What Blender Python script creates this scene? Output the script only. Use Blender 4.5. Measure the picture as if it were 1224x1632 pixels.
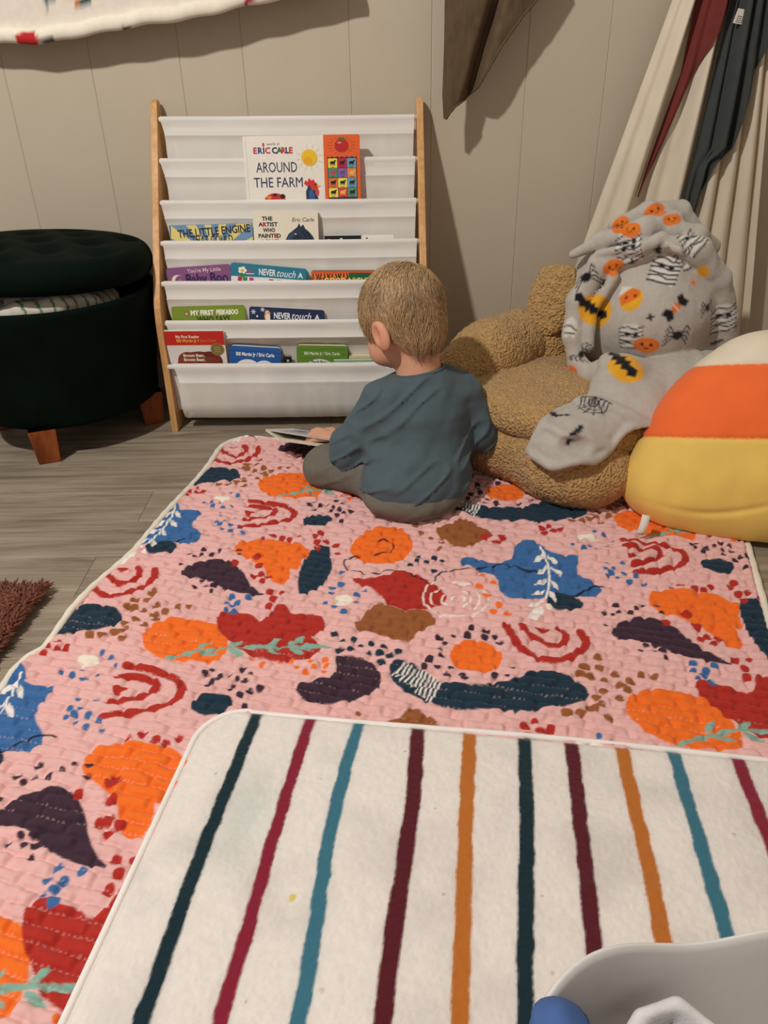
import bpy, math, random
import numpy as np
from mathutils import Matrix, Vector

for _o in list(bpy.data.objects):
    bpy.data.objects.remove(_o)
scene = bpy.context.scene
COL = scene.collection
R = math.radians

# ------------------------------------------------------------------ camera
cam_d = bpy.data.cameras.new('camera')
cam_d.sensor_fit = 'VERTICAL'
cam_d.sensor_height = 36.0
cam_d.lens = 36.0 * 1226.0 / 1632.0
cam_d.clip_start = 0.02
cam = bpy.data.objects.new('camera', cam_d)
COL.objects.link(cam)
cam.matrix_basis = (Matrix.Translation((0, -1.95, 0.80)) @ Matrix.Rotation(R(90 - 30.5), 4, 'X')
                    @ Matrix.Rotation(R(-1.2), 4, 'Z'))
scene.camera = cam

# ------------------------------------------------------------------ world, lamp, exposure
world = bpy.data.worlds.new('room_ambience')
scene.world = world
world.use_nodes = True
_bg = world.node_tree.nodes['Background']
_bg.inputs[0].default_value = (1.0, 0.94, 0.87, 1)
_bg.inputs[1].default_value = 0.28

lamp_d = bpy.data.lights.new('ceiling_bulb', 'POINT')
lamp_d.energy = 172
lamp_d.color = (1.0, 0.962, 0.905)
lamp_d.shadow_soft_size = 0.055
lamp = bpy.data.objects.new('ceiling_bulb', lamp_d)
lamp.location = (-1.05, -1.75, 2.25)
COL.objects.link(lamp)

scene.view_settings.view_transform = 'Standard'
scene.view_settings.look = 'None'
scene.view_settings.gamma = 1.0
scene.view_settings.use_curve_mapping = False
scene.view_settings.exposure = 0.0

# ------------------------------------------------------------------ helpers
rng = np.random.default_rng(7)
random.seed(7)

def lin(r, g, b):
    def f(c):
        c = c / 255.0
        return c / 12.92 if c <= 0.04045 else ((c + 0.055) / 1.055) ** 2.4
    return (f(r), f(g), f(b))

def nmap(x, a, b):
    return np.clip((x - a) / (b - a), 0, 1)

def sstep(x, a, b):
    t = nmap(x, a, b)
    return t * t * (3 - 2 * t)

_LAT = np.random.default_rng(3).random((32, 32, 32)).astype(np.float32)

def vnoise(P, s, off=0.0):
    """smooth value noise in -1..1 at points P (N,3), s features per metre"""
    Q = np.asarray(P, dtype=np.float32) * s + off + 100.0
    i = np.floor(Q).astype(np.int64)
    f = Q - i
    f = f * f * (3 - 2 * f)
    i0 = i & 31
    i1 = (i + 1) & 31
    x0, y0, z0 = i0[..., 0], i0[..., 1], i0[..., 2]
    x1, y1, z1 = i1[..., 0], i1[..., 1], i1[..., 2]
    fx, fy, fz = f[..., 0], f[..., 1], f[..., 2]
    L = _LAT
    a = L[x0, y0, z0] * (1 - fx) + L[x1, y0, z0] * fx
    b = L[x0, y1, z0] * (1 - fx) + L[x1, y1, z0] * fx
    c = L[x0, y0, z1] * (1 - fx) + L[x1, y0, z1] * fx
    d = L[x0, y1, z1] * (1 - fx) + L[x1, y1, z1] * fx
    return ((a * (1 - fy) + b * fy) * (1 - fz) + (c * (1 - fy) + d * fy) * fz) * 2 - 1

# ---- materials
MATS = {}

def mat(name, rgb=None, rough=0.7, var=0.08, vscale=30.0, bump=0.0, bscale=200.0, attr=False, kind='noise',
        sheen=0.0, spec=0.3, stretch=None, trans=0.0, sss=0.0, bdist=0.001, coat=0.0, randv=0.0, translucent=0.0):
    if name in MATS:
        return MATS[name]
    m = bpy.data.materials.new(name)
    m.use_nodes = True
    nt = m.node_tree
    N, Lk = nt.nodes, nt.links
    b = N['Principled BSDF']
    out = N['Material Output']
    b.inputs['Roughness'].default_value = rough
    b.inputs['Specular IOR Level'].default_value = spec
    if sheen:
        b.inputs['Sheen Weight'].default_value = sheen
        b.inputs['Sheen Roughness'].default_value = 0.5
    if coat:
        b.inputs['Coat Weight'].default_value = coat
    if sss:
        b.inputs['Subsurface Weight'].default_value = sss
        b.inputs['Subsurface Radius'].default_value = (0.012, 0.005, 0.003)
        b.inputs['Subsurface Scale'].default_value = 0.6
    tc = N.new('ShaderNodeTexCoord')
    mp = N.new('ShaderNodeMapping')
    Lk.new(tc.outputs['Object'], mp.inputs[0])
    if stretch:
        mp.inputs['Scale'].default_value = stretch
    nz = N.new('ShaderNodeTexNoise')
    nz.inputs['Scale'].default_value = vscale
    nz.inputs['Detail'].default_value = 4
    Lk.new(mp.outputs[0], nz.inputs[0])
    mr = N.new('ShaderNodeMapRange')
    mr.inputs[1].default_value = 0.25
    mr.inputs[2].default_value = 0.75
    mr.inputs[3].default_value = 1 - var
    mr.inputs[4].default_value = 1 + var
    Lk.new(nz.outputs[0], mr.inputs[0])
    mul = N.new('ShaderNodeMix')
    mul.data_type = 'RGBA'
    mul.blend_type = 'MULTIPLY'
    mul.inputs[0].default_value = 1
    if attr:
        at = N.new('ShaderNodeAttribute')
        at.attribute_name = 'Col'
        Lk.new(at.outputs['Color'], mul.inputs[6])
    else:
        mul.inputs[6].default_value = (*rgb, 1)
    fac = mr.outputs[0]
    if randv:
        oi = N.new('ShaderNodeObjectInfo')
        mr2 = N.new('ShaderNodeMapRange')
        mr2.inputs[3].default_value = 1 - randv
        mr2.inputs[4].default_value = 1 + randv
        Lk.new(oi.outputs['Random'], mr2.inputs[0])
        mm = N.new('ShaderNodeMath')
        mm.operation = 'MULTIPLY'
        Lk.new(mr.outputs[0], mm.inputs[0])
        Lk.new(mr2.outputs[0], mm.inputs[1])
        fac = mm.outputs[0]
    Lk.new(fac, mul.inputs[7])
    Lk.new(mul.outputs[2], b.inputs['Base Color'])
    if bump:
        if kind == 'voronoi':
            bt = N.new('ShaderNodeTexVoronoi')
            bt.feature = 'SMOOTH_F1'
            bt.inputs['Scale'].default_value = bscale
            bo = bt.outputs['Distance']
        elif kind == 'weave':
            bt = N.new('ShaderNodeTexChecker')
            bt.inputs['Scale'].default_value = bscale
            bo = bt.outputs['Fac']
        else:
            bt = N.new('ShaderNodeTexNoise')
            bt.inputs['Scale'].default_value = bscale
            bt.inputs['Detail'].default_value = 3
            bo = bt.outputs[0]
        Lk.new(mp.outputs[0], bt.inputs[0])
        bn = N.new('ShaderNodeBump')
        bn.inputs['Strength'].default_value = bump
        bn.inputs['Distance'].default_value = bdist
        Lk.new(bo, bn.inputs['Height'])
        Lk.new(bn.outputs[0], b.inputs['Normal'])
    last = b.outputs[0]
    if translucent:
        tr = N.new('ShaderNodeBsdfTranslucent')
        Lk.new(mul.outputs[2], tr.inputs[0])
        mx = N.new('ShaderNodeMixShader')
        mx.inputs[0].default_value = translucent
        Lk.new(last, mx.inputs[1])
        Lk.new(tr.outputs[0], mx.inputs[2])
        last = mx.outputs[0]
    if trans:
        tp = N.new('ShaderNodeBsdfTransparent')
        mx = N.new('ShaderNodeMixShader')
        mx.inputs[0].default_value = trans
        Lk.new(last, mx.inputs[1])
        Lk.new(tp.outputs[0], mx.inputs[2])
        last = mx.outputs[0]
    if last is not b.outputs[0]:
        Lk.new(last, out.inputs[0])
    MATS[name] = m
    return m

# ---- objects
def make(name, V, Fc, material, parent=None, smooth=True, colors=None):
    me = bpy.data.meshes.new(name)
    V = np.asarray(V, dtype=np.float32)
    if isinstance(Fc, np.ndarray):
        n = Fc.shape[1]
        me.vertices.add(len(V))
        me.vertices.foreach_set('co', V.ravel())
        me.loops.add(Fc.size)
        me.loops.foreach_set('vertex_index', Fc.astype(np.int32).ravel())
        me.polygons.add(len(Fc))
        me.polygons.foreach_set('loop_start', np.arange(0, Fc.size, n, dtype=np.int32))
        me.update(calc_edges=True)
        me.validate()
    else:
        me.from_pydata(V.tolist(), [], Fc)
        me.update()
    if smooth:
        me.polygons.foreach_set('use_smooth', np.ones(len(me.polygons), dtype=bool))
    if colors is not None:
        ca = me.color_attributes.new('Col', 'FLOAT_COLOR', 'POINT')
        c4 = np.ones((len(V), 4), dtype=np.float32)
        c4[:, :3] = colors
        ca.data.foreach_set('color', c4.ravel())
    if material is not None:
        me.materials.append(material)
    o = bpy.data.objects.new(name, me)
    COL.objects.link(o)
    if parent is not None:
        o.parent = parent
    return o

def tag(o, label=None, cat=None, group=None, kind=None):
    if label:
        o['label'] = label
    if cat:
        o['category'] = cat
    if group:
        o['group'] = group
    if kind:
        o['kind'] = kind
    return o

def empty(name, loc, label=None, cat=None, group=None):
    o = bpy.data.objects.new(name, None)
    o.empty_display_size = 0.05
    COL.objects.link(o)
    o.location = loc
    return tag(o, label, cat, group)

def to_local(o, V):
    """world coordinates -> local coordinates of an (unrotated) thing at o.location"""
    return np.asarray(V) - np.array(o.location)

class MB:
    """collects simple pieces into one mesh"""
    def __init__(s):
        s.V, s.F, s.C = [], [], []
    def add(s, V, Fc, c=None):
        n = len(s.V)
        s.V += [tuple(map(float, v)) for v in V]
        s.F += [[i + n for i in f] for f in Fc]
        s.C += [c if c is not None else (1, 1, 1)] * len(V)
        return s
    def box(s, lo, hi, bev=0.0, c=None):
        lo, hi = np.array(lo, float), np.array(hi, float)
        if bev <= 0:
            V = [(x, y, z) for x in (lo[0], hi[0]) for y in (lo[1], hi[1]) for z in (lo[2], hi[2])]
            return s.add(V, [[0, 1, 3, 2], [4, 6, 7, 5], [0, 4, 5, 1], [2, 3, 7, 6], [0, 2, 6, 4], [1, 5, 7, 3]], c)
        V, idx = [], {}
        for sx in (0, 1):
            for sy in (0, 1):
                for sz in (0, 1):
                    for ax in range(3):
                        p = []
                        for k, sg in enumerate((sx, sy, sz)):
                            e = (hi if sg else lo)[k]
                            if k != ax:
                                e += -bev if sg else bev
                            p.append(e)
                        idx[(sx, sy, sz, ax)] = len(V)
                        V.append(p)
        Fs = []
        for ax in range(3):
            o1, o2 = [k for k in range(3) if k != ax]
            for sg in (0, 1):
                ring = []
                for a, b in ((0, 0), (1, 0), (1, 1), (0, 1)):
                    key = [0, 0, 0]
                    key[ax], key[o1], key[o2] = sg, a, b
                    ring.append(idx[(*key, ax)])
                if (sg == 1) == (ax == 1):
                    ring.reverse()
                Fs.append(ring)
        for ax in range(3):
            o1, o2 = [k for k in range(3) if k != ax]
            for a in (0, 1):
                for b in (0, 1):
                    k0, k1 = [0, 0, 0], [0, 0, 0]
                    k0[o1], k0[o2], k0[ax] = a, b, 0
                    k1[o1], k1[o2], k1[ax] = a, b, 1
                    Fs.append([idx[(*k0, o1)], idx[(*k1, o1)], idx[(*k1, o2)], idx[(*k0, o2)]])
        for sx in (0, 1):
            for sy in (0, 1):
                for sz in (0, 1):
                    Fs.append([idx[(sx, sy, sz, k)] for k in range(3)])
        return s.add(V, Fs, c)
    def tube(s, pts, rad, n=8, c=None, cap=True):
        pts = np.array(pts, float)
        m = len(pts)
        rad = np.broadcast_to(np.asarray(rad, float), (m,))
        T = np.gradient(pts, axis=0)
        T /= np.linalg.norm(T, axis=1)[:, None] + 1e-12
        up = np.array([0, 0, 1.0]) if abs(T[0][2]) < 0.9 else np.array([1.0, 0, 0])
        V = []
        a = np.cross(T[0], up)
        a /= np.linalg.norm(a)
        for i in range(m):
            a = a - T[i] * (a @ T[i])
            a /= np.linalg.norm(a) + 1e-12
            b = np.cross(T[i], a)
            for k in range(n):
                t = 2 * math.pi * k / n
                V.append(pts[i] + rad[i] * (math.cos(t) * a + math.sin(t) * b))
        Fs = [[i * n + k, i * n + (k + 1) % n, (i + 1) * n + (k + 1) % n, (i + 1) * n + k] for i in range(m - 1) for k in range(n)]
        if cap:
            Fs += [list(range(n))[::-1], [(m - 1) * n + k for k in range(n)]]
        return s.add(V, Fs, c)
    def prism(s, poly, axis, lo, hi, c=None):
        """2D polygon extruded along axis"""
        n = len(poly)
        V = []
        for e in (lo, hi):
            for p in poly:
                q = list(p)
                q.insert(axis, e)
                V.append(q)
        Fs = [list(range(n))[::-1], list(range(n, 2 * n))] + [[k, (k + 1) % n, n + (k + 1) % n, n + k] for k in range(n)]
        return s.add(V, Fs, c)
    def lathe(s, prof, n=48, c=None, centre=(0, 0)):
        V = [(centre[0] + r * math.cos(2 * math.pi * k / n), centre[1] + r * math.sin(2 * math.pi * k / n), z) for r, z in prof for k in range(n)]
        Fs = [[i * n + k, i * n + (k + 1) % n, (i + 1) * n + (k + 1) % n, (i + 1) * n + k] for i in range(len(prof) - 1) for k in range(n)]
        return s.add(V, Fs, c)
    def build(s, name, material, parent=None, smooth=False, colors=False):
        o = make(name, s.V, s.F, material, parent, smooth, np.array(s.C) if colors else None)
        return o

def grid_faces(nu, nv, wrap_v=False):
    i = np.arange(nu - 1)[:, None]
    j = np.arange(nv if wrap_v else nv - 1)[None, :]
    a = i * nv + j
    b = i * nv + (j + 1) % nv
    c = (i + 1) * nv + (j + 1) % nv
    d = (i + 1) * nv + j
    return np.stack([a, d, c, b], -1).reshape(-1, 4)

# ---- implicit solids
def ell(P, c, r, M=None):
    q = P - np.array(c, np.float32)
    if M is not None:
        q = q @ np.array(M, np.float32)       # columns of M = local axes
    r = np.array(r, np.float32)
    k0 = np.linalg.norm(q / r, axis=-1) + 1e-9
    k1 = np.linalg.norm(q / (r * r), axis=-1) + 1e-9
    return k0 * (k0 - 1) / k1

def cap(P, a, b, ra, rb):
    a, b = np.array(a, np.float32), np.array(b, np.float32)
    pa = P - a
    ba = b - a
    h = np.clip(pa @ ba / (ba @ ba), 0, 1)
    return np.linalg.norm(pa - h[..., None] * ba, axis=-1) - (ra + (rb - ra) * h)

def chain(P, pts, rad, k=0.0):
    d = None
    for i in range(len(pts) - 1):
        e = cap(P, pts[i], pts[i + 1], rad[i], rad[i + 1])
        d = e if d is None else (smin(d, e, k) if k else np.minimum(d, e))
    return d

def rbox(P, c, h, r, M=None):
    q = P - np.array(c, np.float32)
    if M is not None:
        q = q @ np.array(M, np.float32)
    q = np.abs(q) - (np.array(h, np.float32) - r)
    return np.linalg.norm(np.maximum(q, 0), axis=-1) + np.minimum(q.max(-1), 0) - r

def smin(a, b, k):
    h = np.maximum(k - np.abs(a - b), 0) / k
    return np.minimum(a, b) - h * h * k * 0.25

def smax(a, b, k):
    return -smin(-a, -b, k)

def polygonize(fn, lo, hi, h, proj=2):
    lo = np.array(lo, np.float32)
    B = 6                                       # evaluate coarse blocks first, refine only near the surface
    nb = np.ceil((np.array(hi) - lo) / (h * B)).astype(int) + 1
    n = nb * B
    bc = np.stack(np.meshgrid(*[lo[k] + h * (B * np.arange(nb[k]) + (B - 1) / 2) for k in range(3)], indexing='ij'), -1).astype(np.float32)
    cvv = fn(bc.reshape(-1, 3)).reshape(tuple(nb))
    near = np.argwhere(np.abs(cvv) < h * B * 0.87 * 1.5 + 0.008)
    Vv = np.repeat(np.repeat(np.repeat(np.where(cvv < 0, -1.0, 1.0), B, 0), B, 1), B, 2).astype(np.float32)
    loc_ = np.stack(np.meshgrid(np.arange(B), np.arange(B), np.arange(B), indexing='ij'), -1).reshape(-1, 3)
    for i0 in range(0, len(near), 1500):
        idx = (near[i0:i0 + 1500][:, None, :] * B + loc_[None]).reshape(-1, 3)
        Vv[idx[:, 0], idx[:, 1], idx[:, 2]] = fn((lo + h * idx).astype(np.float32))
    ins = Vv < 0
    c = ins[:-1, :-1, :-1].astype(np.int8)
    cnt = np.zeros_like(c)
    offs = [(a, b, d) for a in (0, 1) for b in (0, 1) for d in (0, 1)]
    for a, b, d in offs:
        cnt += ins[a:n[0] - 1 + a, b:n[1] - 1 + b, d:n[2] - 1 + d]
    act = (cnt > 0) & (cnt < 8)
    I = np.argwhere(act)
    cid = -np.ones(act.shape, np.int64)
    cid[act] = np.arange(len(I))
    cv = {o: Vv[I[:, 0] + o[0], I[:, 1] + o[1], I[:, 2] + o[2]] for o in offs}
    acc = np.zeros((len(I), 3), np.float32)
    num = np.zeros(len(I), np.float32)
    for o in offs:
        for k in range(3):
            if o[k] == 0:
                o2 = list(o)
                o2[k] = 1
                o2 = tuple(o2)
                va, vb = cv[o], cv[o2]
                x = (va < 0) != (vb < 0)
                t = np.where(x, va / np.where(x, va - vb, 1), 0)
                p = np.tile(np.array(o, np.float32), (len(I), 1))
                p[:, k] += t
                acc += p * x[:, None]
                num += x
    V = lo + h * (I + acc / num[:, None])
    Fs = []
    for k in range(3):
        sl0 = [slice(None)] * 3
        sl1 = [slice(None)] * 3
        sl0[k] = slice(0, -1)
        sl1[k] = slice(1, None)
        A, Bm = ins[tuple(sl0)], ins[tuple(sl1)]
        E = np.argwhere(A != Bm)
        k1, k2 = (k + 1) % 3, (k + 2) % 3
        ok = (E[:, k1] > 0) & (E[:, k1] < n[k1] - 1) & (E[:, k2] > 0) & (E[:, k2] < n[k2] - 1)
        E = E[ok]
        flip = A[E[:, 0], E[:, 1], E[:, 2]]
        q = []
        for d1, d2 in ((-1, -1), (0, -1), (0, 0), (-1, 0)):
            G = E.copy()
            G[:, k1] += d1
            G[:, k2] += d2
            q.append(cid[G[:, 0], G[:, 1], G[:, 2]])
        q = np.stack(q, -1)
        q[~flip] = q[~flip][:, ::-1]
        Fs.append(q)
    Fs = np.concatenate(Fs)
    e = h * 0.4
    for _ in range(proj):
        f0 = fn(V)
        g = np.stack([fn(V + np.eye(3, dtype=np.float32)[k] * e) - fn(V - np.eye(3, dtype=np.float32)[k] * e) for k in range(3)], -1) / (2 * e)
        gl = (g * g).sum(-1) + 1e-6
        V = V - np.clip(f0 / gl, -h / np.sqrt(gl), h / np.sqrt(gl))[:, None] * g
    return V.astype(np.float32), Fs

def vnormals(fn, V, e=0.002):
    I3 = np.eye(3, dtype=np.float32)
    g = np.stack([fn(V + I3[k] * e) - fn(V - I3[k] * e) for k in range(3)], -1)
    return g / (np.linalg.norm(g, axis=-1)[:, None] + 1e-9)

# ---- 2D print helpers (distance fields of printed shapes on cloth)
def sd_poly(P, poly):
    poly = np.array(poly, np.float32)
    n = len(poly)
    d = np.full(len(P), 1e9, np.float32)
    s = np.ones(len(P), np.float32)
    for i in range(n):
        a, b = poly[i], poly[i - 1]
        e = b - a
        w = P - a
        t = np.clip((w @ e) / (e @ e + 1e-12), 0, 1)
        q = w - t[:, None] * e
        d = np.minimum(d, (q * q).sum(1))
        c1 = P[:, 1] >= a[1]
        c2 = P[:, 1] < b[1]
        c3 = e[0] * w[:, 1] > e[1] * w[:, 0]
        fl = (c1 & c2 & c3) | (~c1 & ~c2 & ~c3)
        s = np.where(fl, -s, s)
    return s * np.sqrt(d)

def sd_line(P, pts, w):
    pts = np.array(pts, np.float32)
    d = np.full(len(P), 1e9, np.float32)
    for i in range(len(pts) - 1):
        a, b = pts[i], pts[i + 1]
        e = b - a
        q = P - a
        t = np.clip((q @ e) / (e @ e + 1e-12), 0, 1)
        q = q - t[:, None] * e
        d = np.minimum(d, (q * q).sum(1))
    return np.sqrt(d) - w / 2

def smooth_poly(pts, it=2, closed=True):
    P = np.array(pts, float)
    for _ in range(it):
        if closed:
            N = np.roll(P, -1, 0)
            P = np.stack([P * .75 + N * .25, P * .25 + N * .75], 1).reshape(-1, P.shape[1])
        else:
            N = P[1:]
            Q = P[:-1]
            M = np.stack([Q * .75 + N * .25, Q * .25 + N * .75], 1).reshape(-1, P.shape[1])
            P = np.concatenate([P[:1], M, P[-1:]])
    return P

def paint(C, P, sd, rgb, soft):
    a = 1 - sstep(sd, -soft, soft)
    C += a[:, None] * (np.array(rgb, np.float32) - C)

def text_mesh(body, size, shear=0.0, bold=0.0, space=1.0, sx=1.0):
    cu = bpy.data.curves.new('lettering', 'FONT')
    cu.body = body
    cu.size = size
    cu.shear = shear
    cu.offset = bold
    cu.space_character = space
    cu.resolution_u = 2
    cu.fill_mode = 'FRONT'
    ob = bpy.data.objects.new('lettering', cu)
    COL.objects.link(ob)
    me = bpy.data.meshes.new_from_object(ob)
    V = [(v.co.x * sx, v.co.y) for v in me.vertices]
    Fs = [list(p.vertices) for p in me.polygons]
    bpy.data.objects.remove(ob)
    bpy.data.curves.remove(cu)
    bpy.data.meshes.remove(me)
    return V, Fs

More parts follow.
